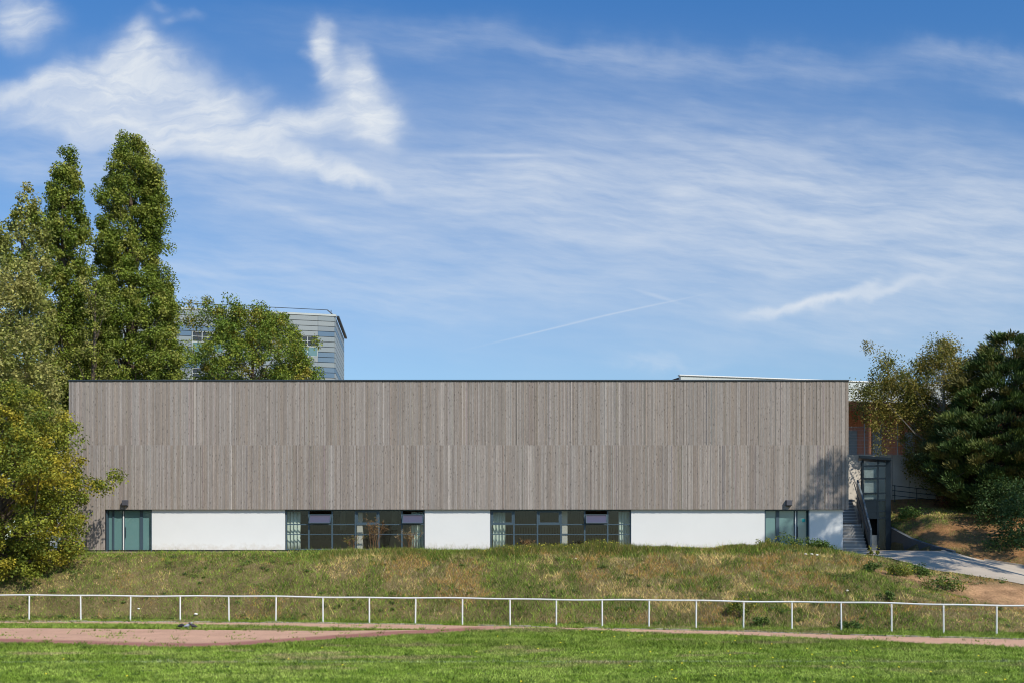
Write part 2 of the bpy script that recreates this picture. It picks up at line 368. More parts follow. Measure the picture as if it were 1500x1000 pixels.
upp = [(21.6,58.5,3.0),(22.96,53.3,2.90),(24.5,53.2,2.52),(26.25,51.6,2.17),(30.7,48.0,.98)]
ctrl += low+upp+[(19,56,2.98),(18.5,60,3.0),(21,57,3.0),(20,53.5,2.93),(21.5,51.5,2.72),(23.5,49.3,2.10)]
ctrl += [(17,43.5,.5+.9),(19,44,1.25),(20.5,43.2,1.0),(21,39.4,.05),(24,38.6,.03),(28,38,.0),(24.5,41,.55),(34,38,0),(45,38,0)]
ctrl += [(22.3,59,4.35),(23.2,57,3.85),(24.0,55,3.30),(24.2,62,5.7),(22.7,63.5,5.95),(26,60,5.2),(27,57,4.5),(26.2,54.5,3.35),(28.5,57,4.5),(28.0,53.2,3.0),(28.5,62,5.8),(35,62,6.0),(48,62,6),(48,50,3),(35,52,3.1),(33,48,1.3),(60,62,6),(60,45,2)]
ctrl = np.array(ctrl, float)
def _tps(r2): return np.where(r2 > 1e-9, .5*r2*np.log(r2+1e-12), 0.0)
_n = len(ctrl); _d2 = ((ctrl[:,None,:2]-ctrl[None,:,:2])**2).sum(-1)
_A = np.zeros((_n+3, _n+3)); _A[:_n,:_n] = _tps(_d2)+np.eye(_n)*.4
_A[:_n,_n] = 1; _A[:_n,_n+1:] = ctrl[:,:2]; _A[_n,:_n] = 1; _A[_n+1:,:_n] = ctrl[:,:2].T
_w = np.linalg.solve(_A, np.concatenate([ctrl[:,2], [0,0,0]]))
WING = [(21.95,59.6,4.38),(22.05,58.4,4.05),(22.2,57.2,3.72),(22.42,56.0,3.46),(22.66,54.8,3.25),(22.95,53.4,3.02)]
_wy = np.array([p[1] for p in WING][::-1]); _wx = np.array([p[0] for p in WING][::-1])
def raw_h(x, y):
    x = np.asarray(x, float); y = np.asarray(y, float); sh = np.broadcast(x, y).shape
    xf = np.clip(np.broadcast_to(x, sh).ravel(), -68, 58); yf = np.clip(np.broadcast_to(y, sh).ravel(), 30, 75)
    out = np.empty(len(xf))
    for i in range(0, len(xf), 20000):
        a = xf[i:i+20000]; b = yf[i:i+20000]
        d = (a[:,None]-ctrl[None,:,0])**2+(b[:,None]-ctrl[None,:,1])**2
        out[i:i+20000] = _tps(d)@_w[:_n]+_w[_n]+_w[_n+1]*a+_w[_n+2]*b
    return out.reshape(sh)
def height(x, y):
    x = np.asarray(x, float); y = np.asarray(y, float)
    h = raw_h(x, y)
    bump_ = (fbm(x*.55, y*.55, 3)-.5)*.42+(fbm(x*2.1, y*2.1, 9)-.5)*.16
    toe = fenceY(x)+.7
    on = sstep(y, toe, toe+1.5)
    mid = sstep(y, toe+.5, toe+3)*(1-sstep(y, 50.8, 52.2))
    h = np.maximum(h, 0)+bump_*mid*np.where(x > 20.5, .25, 1)
    h = h*on
    flat = np.minimum(h, 2.93)
    h = np.where((x < 17.9) & (y > 53.0), flat, h)
    leftw = (x < np.interp(y, _wy, _wx)) & (y > 53.4) & (x > 17.5)
    h = np.where(leftw, np.minimum(h, 2.985), h)
    h = np.where(y > 68, np.where(x < 60, 3.0, h), h)
    return h
xs = np.concatenate([np.linspace(-900,-80,12)[:-1], np.linspace(-80,-32,40)[:-1], np.arange(-32,36,.22), np.linspace(36,80,40), np.linspace(80,900,12)[1:]])
ys = np.concatenate([np.linspace(-500,0,8)[:-1], np.linspace(0,34,30)[:-1], np.arange(34,66,.22), np.linspace(66,100,16), np.linspace(100,1200,14)[1:]])
GX, GY = np.meshgrid(xs, ys); GZ = height(GX, GY)
def zone_cols(x, y):
    """natural soil / thatch colour by place"""
    g = np.array([.075,.105,.028]); thatch = np.array([.15,.115,.055]); soil = np.array([.40,.235,.125]); orange = np.array([.30,.155,.07])
    n = fbm(x*.5, y*.5, 21); toe = fenceY(x)+.2
    bank = sstep(y, toe-.3, toe+.8)
    c = g[None]*(1-bank[...,None])+(thatch*(.7+.6*n[...,None]))*bank[...,None]
    s = soil_w(x, y)[...,None]; c = c*(1-s)+soil*(.8+.4*fbm(x*2,y*2,4)[...,None])*s
    o = orange_w(x, y)[...,None]; c = c*(1-o)+orange*(.6+.8*fbm(x*1.5,y*1.5,8)[...,None])*o
    ap = (sstep(y, 51.6, 52.2)*(1-sstep(x, 17, 18)))[...,None]; c = c*(1-ap)+np.array([.30,.22,.14])*ap
    return c
def ell(x, y, cx, cy, a, b, ang=0):
    c, s = math.cos(R(ang)), math.sin(R(ang)); u = (x-cx)*c+(y-cy)*s; v = -(x-cx)*s+(y-cy)*c
    return np.clip(1.5-np.sqrt((u/a)**2+(v/b)**2)+(fbm(x*1.2, y*1.2, 31)-.5)*1.2, 0, 1)
def soil_w(x, y):
    return np.clip(np.maximum(ell(x, y, 21.8, 43.6, 4.2, 1.9, -36), ell(x, y, 18.0, 45.8, 2.0, .9, -20)*.8), 0, 1)*(y < 52)*sstep(y, fenceY(x)+1.2, fenceY(x)+2.6)
def orange_w(x, y):
    return .88*sstep(y, 50.0, 52.0)*sstep(x, 22.5, 23.2)*np.clip(1.1-.95*ell(x, y, 24.4, 59.0, 1.3, 1.6, 20)-.9*ell(x, y, 27, 60.5, 2.2, .8, 10)-.9*ell(x, y, 27.2, 54.6, 2.6, .7, 10)-.7*sstep(fbm(x*1.1, y*1.1, 301), .5, .62), 0, 1)
GC = zone_cols(GX, GY)
nx, ny = len(xs), len(ys)
idx = np.arange(nx*ny).reshape(ny, nx)
gf = np.stack([idx[:-1,:-1], idx[:-1,1:], idx[1:,1:], idx[1:,:-1]], -1).reshape(-1, 4)
ground = mesh_np('ground', np.stack([GX, GY, GZ], -1).reshape(-1, 3), gf, M['ground'], col=GC.reshape(-1, 3), smooth=True)
tag(ground, kind='structure')

# track: red cinder sheets lying 6 mm above the ground
def track_sheet(name, top, bot, rows, z, label_dark=False):
    pxs = np.arange(-880, 1880, 6.0)
    a = np.interp(pxs, top[:,0], top[:,1]); b = np.interp(pxs, bot[:,0], bot[:,1])
    x0, y0 = gxy(pxs, a); x1, y1 = gxy(pxs, b)
    j = (fbm(x1*1.3, y1*1.3, 5)-.5)*.8 if label_dark else 0
    t = np.linspace(0, 1, rows)[:,None]
    X = x0+(x1-x0)*t; Y = y0+(y1+j-y0)*t
    keep = (b-a) > .05
    V = np.stack([X, Y, np.full_like(X, z)], -1)
    base = np.array([.56,.34,.235]); dark = np.array([.30,.125,.105])
    py = HY+CZ*F/Y
    ner = np.interp(pxs, NEAR[:,0], NEAR[:,1])[None]
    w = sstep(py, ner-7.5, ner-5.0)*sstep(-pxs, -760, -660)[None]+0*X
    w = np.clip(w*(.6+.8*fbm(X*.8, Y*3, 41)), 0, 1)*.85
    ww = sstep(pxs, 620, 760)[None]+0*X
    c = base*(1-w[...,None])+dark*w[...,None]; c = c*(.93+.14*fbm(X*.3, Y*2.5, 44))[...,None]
    c = c*(1-ww[...,None]*.0)
    n = len(pxs); ii = np.arange(rows*n).reshape(rows, n)
    f = np.stack([ii[:-1,:-1], ii[:-1,1:], ii[1:,1:], ii[1:,:-1]], -1)[:, keep[:-1] & keep[1:]].reshape(-1, 4)[:, ::-1]
    return tag(mesh_np(name, V.reshape(-1,3), f, M['track'], col=c.reshape(-1,3)), kind='structure')
full = NEAR
pxg = np.arange(-900, 1901, 10.0)
g1f = np.stack([pxg, np.where(pxg < 640, np.interp(pxg, G1[:,0], G1[:,1]), np.interp(pxg, CURB[:,0], CURB[:,1])+0.5*(np.interp(pxg, NEAR[:,0], NEAR[:,1])-np.interp(pxg, CURB[:,0], CURB[:,1])))], -1)
g2f = np.stack([pxg, np.where(pxg < 640, np.interp(pxg, G2[:,0], G2[:,1]), g1f[:,1])], -1)
track_sheet('track_outer_lane', CURB, g1f, 5, .006)
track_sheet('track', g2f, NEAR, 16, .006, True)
# thin kerb on the outer edge of the track
kb = MB(); rng = random.Random(4)
for a in np.arange(-600, 1880, 26.0):
    if rng.random() < .06: continue
    (xa, ya), (xb, yb) = [gxy(p, np.interp(p, CURB[:,0], CURB[:,1])-.15) for p in (a, a+25.2)]
    kb.wall((float(xa), float(ya)+.02), (float(xb), float(yb)+.02), .07, -.05, .028+rng.random()*.03)
tag(kb.build('track_kerb', M['kerb']), kind='structure')

# path: asphalt strip between its lower and upper edge
def polyl(pts, n):
    p = np.array(pts, float); d = np.r_[0, np.cumsum(np.linalg.norm(np.diff(p[:,:2], axis=0), axis=1))]
    t = np.linspace(0, d[-1], n); 
    q = np.stack([np.interp(t, d, p[:,k]) for k in range(2)], -1)
    for _ in range(3): q[1:-1] = .25*q[:-2]+.5*q[1:-1]+.25*q[2:]
    return q
L = polyl([(14.5,53.2),(17.15,52.3)]+[p[:2] for p in low[1:]]+[(31,39.2)], 60)
Uq = polyl([(17.6,60.5),(21.75,59.6),(22.25,56.4),(22.96,53.35),(24.6,52.9),(26.25,51.4),(30.7,47.8),(36,44.5)], 60)
T = np.linspace(0, 1, 26)[:,None,None]; PP = L[None]*(1-T)+Uq[None]*T
pz = height(PP[...,0], PP[...,1])
for _ in range(3):
    pz[1:-1] = (pz[:-2]+pz[1:-1]*2+pz[2:])/4
    pz[:,1:-1] = (pz[:,:-2]+pz[:,1:-1]*2+pz[:,2:])/4
pz = np.maximum(pz, height(PP[...,0], PP[...,1]))+.025
ii = np.arange(26*60).reshape(26, 60); f = np.stack([ii[:-1,:-1], ii[:-1,1:], ii[1:,1:], ii[1:,:-1]], -1).reshape(-1,4)
tag(mesh_np('path', np.concatenate([PP, pz[...,None]], -1).reshape(-1,3), f, M['asphalt'], smooth=True), kind='structure')
kb = MB()
for i in range(27, 59):
    a, b = Uq[i], Uq[i+1]; za = float(pz[-1,i]); zb = float(pz[-1,i+1])
    kb.wall(a, b, .12, za-.1, za+.09, z0b=zb-.1, z1b=zb+.09)
tag(kb.build('path_kerb', M['kerb']), kind='structure')
def on_path(x, y):
    """true where the path lies"""
    poly = np.concatenate([L, Uq[::-1]]); ins = np.zeros(np.shape(x), bool); j = len(poly)-1
    for i in range(len(poly)):
        xi, yi = poly[i]; xj, yj = poly[j]
        cnd = ((yi > y) != (yj > y)) & (x < (xj-xi)*(y-yi)/(yj-yi+1e-12)+xi); ins ^= cnd; j = i
    return ins

# ------------------------------------------------------------------ sports hall
Y0 = 54.0; k = Y0/F
hall = empty('sports_hall', (-2.8, 54, 3.0), 'long flat-roofed sports hall clad in weathered grey timber boards above white walls and dark windows', 'building')
XL, XR = PX(101, Y0), PX(1243, Y0); ZT = PZ(556.5, Y0); ZB = PZ(745.5, Y0); ZG = PZ(805.5, Y0); ZJ = PZ(651.5, Y0)
rng = random.Random(11)
def boards(mb, x0, x1, z0, z1, proud=0.0):
    x = x0
    base = [(.295,.258,.234),(.285,.248,.222),(.32,.285,.26),(.262,.225,.20),(.30,.27,.25),(.275,.232,.20)]
    run = 1.0
    while x < x1-.02:
        w = min(rng.choice([.045,.055,.065,.08,.10]), x1-x)
        if x1-(x+w) < .05: w = x1-x
        d = rng.choice([0, .006, .006, .013])
        run = run*.88+.12*rng.uniform(.86, 1.14)
        b = rng.choice(base); q = .955*run*rng.uniform(.92, 1.08); c = tuple(v*q for v in b)
        if rng.random() < .07: c = tuple(v*1.18 for v in c)
        mb.box(x+.002, x+w-.002, Y0-d-proud, Y0+.03, z0, z1, c=c)
        if rng.random() < .20: mb.box(x+w-.004, x+w+.007, Y0-.021-proud, Y0-d-proud-.0005, z0+.002, z1-.002, c=tuple(v*rng.uniform(1.1,1.35) for v in c))
        elif rng.random() < .10: mb.box(x+.003, x+.02, Y0-.003-d-proud, Y0-d-proud-.0005, z0+.002, z1-.002, c=tuple(v*.72 for v in c))
        x += w
up_ = MB(); boards(up_, XL, XR, ZJ+.0005, ZT-.05); up_.box(XL+.01, XR-.01, Y0+.02, Y0+.0315, ZJ-.05, ZJ+.05, c=(.36,.33,.30))
up_.build('upper_cladding', M['board'], hall)
lo_ = MB(); boards(lo_, XL, PX(153.7, Y0), ZG+.02, ZJ-.0005, .012); boards(lo_, PX(153.7, Y0), XR, ZB, ZJ-.0005, .012)
lo_.build('lower_cladding', M['board'], hall)
# wall core, sides, back
YB = 68.0
wl = MB()
wl.box(XL+.02, XR-.02, Y0+.032, Y0+.35, ZB+.01, ZT-.06)
wl.box(XL+.02, PX(153.7, Y0)-.004, Y0+.032, Y0+.5, 2.6, ZB+.008)
wl.box(XL+.02, XL+.35, Y0+.502, YB, 2.6, ZT-.06); wl.box(XR-.35, XR-.02, Y0+.352, YB, ZB+.01, ZT-.06)
wl.box(XR-.55, XR-.26, Y0+.5, YB, 2.6, ZB+.008)
wl.box(XL+.352, XR-.352, YB-.3, YB, 2.6, ZT-.06)
wl.build('wall_core', M['slot'], hall)
MB().box(XL+.36, XR-.36, Y0+.36, YB-.31, ZT-.35, ZT-.12).build('roof', M['roofing'], hall)
cp = MB(); cp.box(XL-.03, XR+.03, Y0-.06, Y0+.34, ZT-.045, ZT+.03); cp.box(XL-.03, XL+.36, Y0+.342, YB+.03, ZT-.045, ZT+.03)
cp.box(XR-.36, XR+.03, Y0+.342, YB+.03, ZT-.045, ZT+.03); cp.box(XL+.362, XR-.362, YB-.32, YB+.03, ZT-.045, ZT+.03)
cp.build('coping', M['dark'], hall, bevel=.008)
for a, b in ((220.9,416.3),(621.9,717.8),(925.2,1121.2),(1187,1236)):
    w = MB(); w.box(PX(a, Y0)+(.0), PX(b, Y0), Y0+.16, Y0+.42, ZG+.03, ZB+.006); w.build('white_wall', M['render'], hall)
pl = MB(); pl.box(XL+.03, XR-.27, Y0+.20, Y0+.45, 2.5, ZG+.028); pl.build('plinth', M['slot'], hall)
# interior
inn = MB(); inn.box(XL+.36, XR-.56, 60.6, 60.8, 2.9, 5.8)
inn.build('interior_wall', M['inwall'], hall)
MB().box(XL+.36, XR-.56, Y0+.46, 60.59, 2.9, ZG+.02).build('interior_floor', M['infloor'], hall)
MB().box(XL+.36, XR-.56, Y0+.36, 60.59, 5.42, 5.6).build('ceiling', M['inwall'], hall)
for px in (318, 670, 1020): MB().box(PX(px,57)-.1, PX(px,57)+.1, Y0+.45, 60.59, ZG+.022, 5.41).build('partition', M['inwall'], hall)
wp = MB()
x = PX(700, 60)
while x < PX(960, 60): wp.box(x, x+.07, 60.45, 60.5, ZG+.03, 4.35); x += .155
wp.build('brown_slats', M['inwood'], hall)  # row of upright brown slats before the rear wall
for a, b, c, d, y_ in ((760,850,4.5,5.3,60.3),(440,500,3.6,5.1,60.4)): MB().box(PX(a,60), PX(b,60), y_, 60.58, c, d).build('wooden_panel', M['inwood'], hall)
for a in (497, 573): MB().box(PX(a,60), PX(a+8,60), 60.3, 60.58, 4.2, 5.3).build('wall_pilaster', M['inwhite'], hall)
for px in (527.5, 827): MB().box(PX(px-4,54.9), PX(px+4,54.9), 54.75, 55.05, ZG+.021, 5.41).build('column', M['inwhite'], hall, bevel=.01)

FY = Y0+.22
def window(x_edges, kinds, split=None):
    f = MB(); z0, z1 = ZG+.0305, ZB+.005
    xa, xb = PX(x_edges[0], Y0)+.002, PX(x_edges[-1], Y0)-.002
    f.box(xa, xb, FY, FY+.08, z1-.07, z1); f.box(xa, xb, FY, FY+.08, z0, z0+.06)
    f.box(xa, xa+.06, FY+.001, FY+.079, z0+.061, z1-.071); f.box(xb-.06, xb, FY+.001, FY+.079, z0+.061, z1-.071)
    for e in x_edges[1:-1]:
        xm = PX(e, Y0); f.box(xm-.04, xm+.04, FY-.01, FY+.081, z0+.061, z1-.071)
    zt1, zt2 = PZ(767.2, Y0), PZ(781.8, Y0)
    for i, kd in enumerate(kinds):
        a = PX(x_edges[i], Y0)+(.062 if i == 0 else .041); b = PX(x_edges[i+1], Y0)-(.062 if i == len(kinds)-1 else .041)
        f.box(a, b, FY+.01, FY+.07, zt2-.022, zt2+.022)
        f.box(a, b, FY+.01, FY+.07, zt1-.028, zt1+.028)
    win = f.build('window', M['frame'], hall)
    for i, kd in enumerate(kinds):
        a = PX(x_edges[i], Y0)+(.062 if i == 0 else .041); b = PX(x_edges[i+1], Y0)-(.062 if i == len(kinds)-1 else .041)
        g = MB(); g.box(a, b, FY+.037, FY+.043, z0+.061, zt2-.023); g.box(a, b, FY+.037, FY+.043, zt2+.023, zt1-.029)
        if kd == 'f': g.box(a, b, FY+.037, FY+.043, zt1+.029, z1-.071)
        g.build('pane', M['glass'], win)
        if kd != 'f':
            h = z1-.073-(zt1+.031); s = MB(); t = .075
            ang = R(-33) if kd == 'o' else 0.0
            yo = FY-.32 if kd == 'o' else FY+.005; zo = zt1+.06 if kd == 'o' else zt1+.031
            if kd == 'o': h = .56; t = .04
            def P(u, w, d): # u across, w up along the sash, d depth into room
                return (u, yo-w*math.sin(ang)+d*math.cos(ang), zo+w*math.cos(ang)+d*math.sin(ang))
            def sb(u0, u1, w0, w1, d0, d1, m):
                s.quadbox([P(u0,w0,d0),P(u1,w0,d0),P(u1,w0,d1),P(u0,w0,d1),P(u0,w1,d0),P(u1,w1,d0),P(u1,w1,d1),P(u0,w1,d1)], m)
            a2, b2 = a+.004, b-.004
            sb(a2,b2,0,t,0,.06,0); sb(a2,b2,h-t,h,0,.06,0); sb(a2,a2+t,t,h-t,.001,.059,0); sb(b2-t,b2,t,h-t,.001,.059,0)
            sb(a2+t,b2-t,t,h-t,.027,.033,1)
            o = s.build('sash', [M['frame'], M['skysash'] if kd == 'o' else M['glass']], win)
            if kd == 'o': o['label'] = 'tilted open top sash'
window([417,451.2,485.5,519.8,554,588,621.7], 'fofcfo')
window([718.2,752.9,787.5,822,856.9,890.7,925], 'cfcfof')

def door(x0, x1, mull, panes, leaf, light, sign=None):
    f = MB(); z0, z1 = ZG-.05, ZB+.005; DY = Y0+.36
    xa, xb = PX(x0, Y0)+.002, PX(x1, Y0)-.002
    f.box(xa, xa+.05, Y0+.165, DY+.08, z0, z1); f.box(xb-.05, xb, Y0+.165, DY+.08, z0, z1)
    f.box(xa+.051, xb-.051, Y0+.165, DY+.08, z1-.06, z1); f.box(xa+.051, xb-.051, DY, DY+.08, z0, z0+.05)
    for a, b in mull: f.box(PX(a, Y0), PX(b, Y0), DY-.03, DY+.079, z0+.051, z1-.061)
    d = f.build('glass_door', M['frame'], hall)
    g = MB()
    for a, b in panes: g.box(PX(a, Y0), PX(b, Y0), DY+.02, DY+.03, z0+.051, z1-.061)
    g.build('pane', M['teal'], d)
    a = PX(light, Y0); MB().box(a-.02, a+.025, DY-.06, DY-.031, z0+.06, z1-.08).build('edge_strip', M['white'], d)
    MB().tube((a+.12, DY-.05, 3.7), (a+.12, DY-.05, 4.3), .015).build('handle', M['dark'], d)
    if sign:
        MB().box(PX(sign[0], Y0), PX(sign[1], Y0), DY+.012, DY+.018, PZ(sign[3], Y0), PZ(sign[2], Y0)).build('sticker', M['teal_sign'], d)
    return d
door(153.7, 220.9, [(161,163.5),(175.5,179),(201.5,206)], [(155.5,161),(163.5,175.5),(179,201.5),(206,219)], None, 177.6)
door(1121.4, 1186.8, [(1139,1144),(1166,1171)], [(1123.5,1139),(1144,1166),(1171,1184.5)], None, 1167.5, (1178,1182.5,759,763.5))
for a, b in ((180.8,188.6),(1150.6,1158.8)):
    l = MB(); xa, xb = PX(a, Y0), PX(b, Y0); za, zb = PZ(741, Y0), PZ(731.5, Y0)
    l.quadbox([(xa,Y0-.24,za+.05),(xb,Y0-.24,za+.05),(xb,Y0-.03,za),(xa,Y0-.03,za),(xa,Y0-.24,zb-.03),(xb,Y0-.24,zb-.03),(xb,Y0-.03,zb),(xa,Y0-.03,zb)])
    l.build('wall_light', M['lamp'], hall, bevel=.012)
# concrete apron strip along the foot of the hall
ap = MB(); ap.box(PX(118,53.4), PX(470,53.4), 53.0, 54.12, 2.7, 2.975)
tag(ap.build('pavement', M['kerb']), kind='structure')

# curtains hang behind the glass
def curtain(a, b, label, seed):
    Yc = Y0+.62; n = 60; r = random.Random(seed); xa, xb = PX(a, Yc), PX(b, Yc)
    V = []; Fq = []
    ph = [r.uniform(0,6.28) for _ in range(4)]
    zr = [ZG+.07, 3.6, 4.1, 4.6, 5.08]
    for j, z in enumerate(zr):
        for i in range(n+1):
            t = i/n; tw = t+.02*math.sin(j*1.7+ph[3])*(1-j/4)
            V.append((xa+(xb-xa)*tw, Yc+.05*math.sin(t*26+ph[0])+.025*math.sin(t*51+ph[1]+j*.3)+.02*math.sin(j+ph[2]+t*6), z))
    for j in range(len(zr)-1):
        for i in range(n): q = j*(n+1)+i; Fq.append((q, q+1, q+n+2, q+n+1))
    o = mesh_np('curtain', V, Fq, M['curtain'], smooth=True)
    s = o.modifiers.new('thickness', 'SOLIDIFY'); s.thickness = .006
    return tag(o, label, 'curtain', 'curtains behind the hall windows')
curtain(419, 440, 'pale mint curtain at the left end of the window nearer the left door', 1)
curtain(603, 620.5, 'narrow mint curtain gathered at the right end of the left-hand window', 2)
curtain(720, 740, 'pale mint curtain behind the closed sash at the left end of the right-hand window', 3)
curtain(906, 923.5, 'mint curtain at the right end of the window above the yellow flowering weeds', 4)

# ------------------------------------------------------------------ white railing round the track
rail = empty('railing', (0, 42, 0), 'long low white metal railing running along the outer edge of the red track', 'railing')
pts = []
for px in np.arange(-120, 1640, 10.0):
    x, y = rail_pt(px); pts.append((x, y, 1.1+.012*math.sin(px*.021)+.008*math.sin(px*.05)))
mb = MB(); mb.path(pts, [.034]*len(pts), n=8); mb.build('rail', M['white'], rail, smooth=True)
rng = random.Random(9)
for p in POSTS:
    x, y = rail_pt(p); lx = rng.uniform(-.018,.018)
    mb = MB(); mb.tube((x+lx, y, -.1), (x, y, 1.08), .032, .032, 8); mb.build('post', M['white'], rail, smooth=False)

# ------------------------------------------------------------------ right side: stairs, lift tower, walls, terrace
st = empty('stairs', (18.8, 56, 3.0), 'pale concrete steps rising in two flights beside the right end of the timber hall', 'stairs')
M['riser'] = mat('shaded_riser', (.30,.29,.28), rough=.9)  # darker than the treads, so shaded step lines are painted in
n1 = 8; rz = (PZ(768,57.5)-3.0)/n1; tr = .24
def flight(y0, z0, n, name, xl, xr):
    mb = MB()
    for i in range(n):
        sx = .13*((y0+i*tr)-56.2)
        mb.box(xl, xr+sx, y0+i*tr, y0+n*tr+.001*i, z0+i*rz+.0015*i, z0+(i+1)*rz-.035, 1)
        mb.box(xl-.01, xr+sx+.01, y0+i*tr-.025, y0+(i+1)*tr-.03, z0+(i+1)*rz-.034, z0+(i+1)*rz)
    return mb.build(name, [M['stair'], M['riser']], st)
xl, xr = 17.56, 19.5
flight(56.2, 2.98, n1, 'flight', xl, xr)
zt = 2.98+n1*rz
MB().box(xl, xr+.35, 56.2+n1*tr+.1, 59.4, zt-.02, zt+.07).build('landing', M['stair'], st)
flight(56.2+n1*tr+.75, zt+.14, 8, 'flight', xl, xr+.05)
zt2 = zt+.14+8*rz
MB().box(xl, 20.35, 56.2+16*tr+.76, 63.9, zt2-.12, zt2-.01).build('landing', M['stair'], st)
MB().box(xl+.02, xr+.3, 56.2+n1*tr+.12, 58.85, 2.99, zt-.03).build('shade_block', M['slot'], st)  # near-black block painting the shadow gap under the landing
MB().box(17.50, 17.555, 56.1, 60.9, 2.9, zt2-.15).build('string_wall', M['stair'], st)
g = MB()
A = [(19.60,56.05),(19.93,58.0),(20.10,58.85),(20.26,60.2)]
g.wall(A[0], A[1], -.10, 2.98, PZ(775,56.05), z0b=4.3, z1b=PZ(740,58))
g.wall(A[1], A[3], -.10, 4.31, PZ(738,58), z0b=5.6, z1b=PZ(702,60.2))
g.build('guard', M['guard'], st, bevel=.01)
hb = MB(); hb.path([(19.45,56.0,4.05),(19.75,57.8,5.4),(19.82,58.2,5.5),(20.05,60.1,7.0)], [.025]*4); hb.build('handrail', M['dark'], st)

lt = empty('lift_tower', (20.40, 59.75, 3.0), 'dark steel and glass lift tower standing between the concrete steps and the curved ramp wall', 'lift tower')
lt.rotation_euler = (0, 0, R(-17)); x0, x1, y0, y1 = 20.40, 22.0, 59.75, 61.5
zt3 = PZ(670, y0)
f = MB()
for (a, b, c, d) in ((x0,x0+.12,y0,y0+.12),(x1-.28,x1,y0,y0+.3),(x0,x0+.12,y1-.12,y1),(x1-.12,x1,y1-.12,y1),(x0+.86,x0+.94,y0,y0+.1)):
    f.box(a, b, c, d, 2.95, zt3-.12)
for z in (PZ(682,y0),PZ(700.5,y0),PZ(722,y0),PZ(732,y0),PZ(748,y0),PZ(758,y0)):
    f.box(x0+.121, x1-.281, y0+.01, y0+.09, z-.045, z+.045)
    f.box(x0+.01, x0+.09, y0+.121, y1-.121, z-.045, z+.045); f.box(x1-.09, x1-.01, y0+.301, y1-.121, z-.045, z+.045)
f.build('steel_frame', M['lift'], lt)
r_ = MB(); r_.quadbox([(x0-.14,y0-.15,zt3-.02),(x1+.02,y0-.15,zt3-.20),(x1+.02,y1+.1,zt3-.20),(x0-.14,y1+.1,zt3-.02),(x0-.14,y0-.15,zt3+.14),(x1+.02,y0-.15,zt3-.04),(x1+.02,y1+.1,zt3-.04),(x0-.14,y1+.1,zt3+.14)])
r_.build('roof', M['lift'], lt, bevel=.01)
g = MB(); g.box(x0+.122, x0+.858, y0+.03, y0+.04, PZ(732,y0)+.05, zt3-.25); g.box(x0+.03, x0+.04, y0+.13, y1-.13, PZ(732,y0)+.05, zt3-.25)
g.box(x0+.942, x1-.283, y0+.03, y0+.04, 3.0, zt3-.25)
g.build('pane', M['liftglass'], lt)
pn = MB(); pn.box(x0+.122, x0+.858, y0+.02, y0+.05, PZ(758,y0)+.05, PZ(732,y0)-.05); pn.box(x1-.085, x1-.02, y0+.31, y1-.13, 2.95, zt3-.25); pn.box(x0+.13, x1-.13, y1-.09, y1-.04, 2.95, PZ(732,y0)-.2)
pn.box(x0+.95, x1-.29, y0+.045, y0+.07, 3.0, PZ(732,y0)-.06); pn.build('steel_panel', M['lift'], lt)
MB().box(x0+.15, x0+.82, y0+.13, y0+.17, PZ(730.5,y0), PZ(685,y0)).build('lit_lift_car', M['litcarpanel'], lt)
dd = MB(); dd.box(x0+.45, x0+.855, y0+.02, y0+.07, 2.98, PZ(783,y0)); dd.build('gate', M['guard'], lt)

cw = MB()
for a, b in zip(WING[:-1], WING[1:]): cw.wall(b[:2], a[:2], -.22, 2.5, b[2], z0b=2.5, z1b=a[2])
o = cw.build('ramp_wall', M['guard'])
tag(o, 'dark grey wall with a sweeping curved top sloping down from the lift tower to the path', 'ramp wall')
o.data.materials[0] = mat('ramp_concrete', (.10,.11,.12), rough=.8, var=.15, vscale=1)

# terrace and its retaining wall of tall concrete panels
MB_ = MB(); MB_.box(18.2, 70, 64.35, 95, 2.5, 8.95)
o = MB_.build('terrace', M['asphalt']); tag(o, kind='structure')
rw = empty('retaining_wall', (25, 64, 5), 'tall retaining wall of pale concrete panels holding the terrace behind the lift tower', 'retaining wall')
ed = [18.0, 21.67, 23.77, 24.85, 27.0, 29.2, 31.4, 33.6, 36, 38.5, 41, 44]
zw = PZ(665, 64)
for i, (a, b) in enumerate(zip(ed[:-1], ed[1:])):
    MB().box(a+.012, b-.012, 64.0+(.05 if i == 1 else 0), 64.3, 2.6, zw-(.0 if i % 2 else .02)).build('wall_panel', M['concrete'], rw)
MB().box(18.0, 44, 64.06, 64.28, 2.6, zw-.03).build('joint_backing', M['slot'], rw)

tf = empty('terrace_fence', (24, 64.15, 9), 'fine grey wire mesh fence on galvanised posts along the top of the retaining wall', 'fence')
xs_ = [PX(1266.5-24.2*i, 64.15) for i in range(1, 4)][::-1]+[PX(1266.5+24.2*i, 64.15) for i in range(0, 16)]
M['galv'] = mat('galvanised', (.5,.53,.55), rough=.4, metal=.3)
M['wire'] = mat('mesh_wire', (.34,.34,.36), rough=.5)
for x in xs_: MB().tube((x,64.15,zw-.1),(x,64.15,PZ(620,64.15)),.035).build('post', M['galv'], tf)
w = MB(); zf0, zf1 = zw+.04, PZ(625, 64.15)
for z in np.linspace(zf0, zf1, 9): w.box(xs_[0], xs_[-1], 64.19, 64.20, z-.009, z+.009)
for z in (zf0, PZ(643.5,64), zf1): w.box(xs_[0], xs_[-1], 64.185, 64.205, z+.01, z+.035)
x = xs_[0]
while x < xs_[-1]: w.box(x, x+.014, 64.205, 64.212, zf0, zf1); x += .055
w.build('wire_mesh', M['wire'], tf)

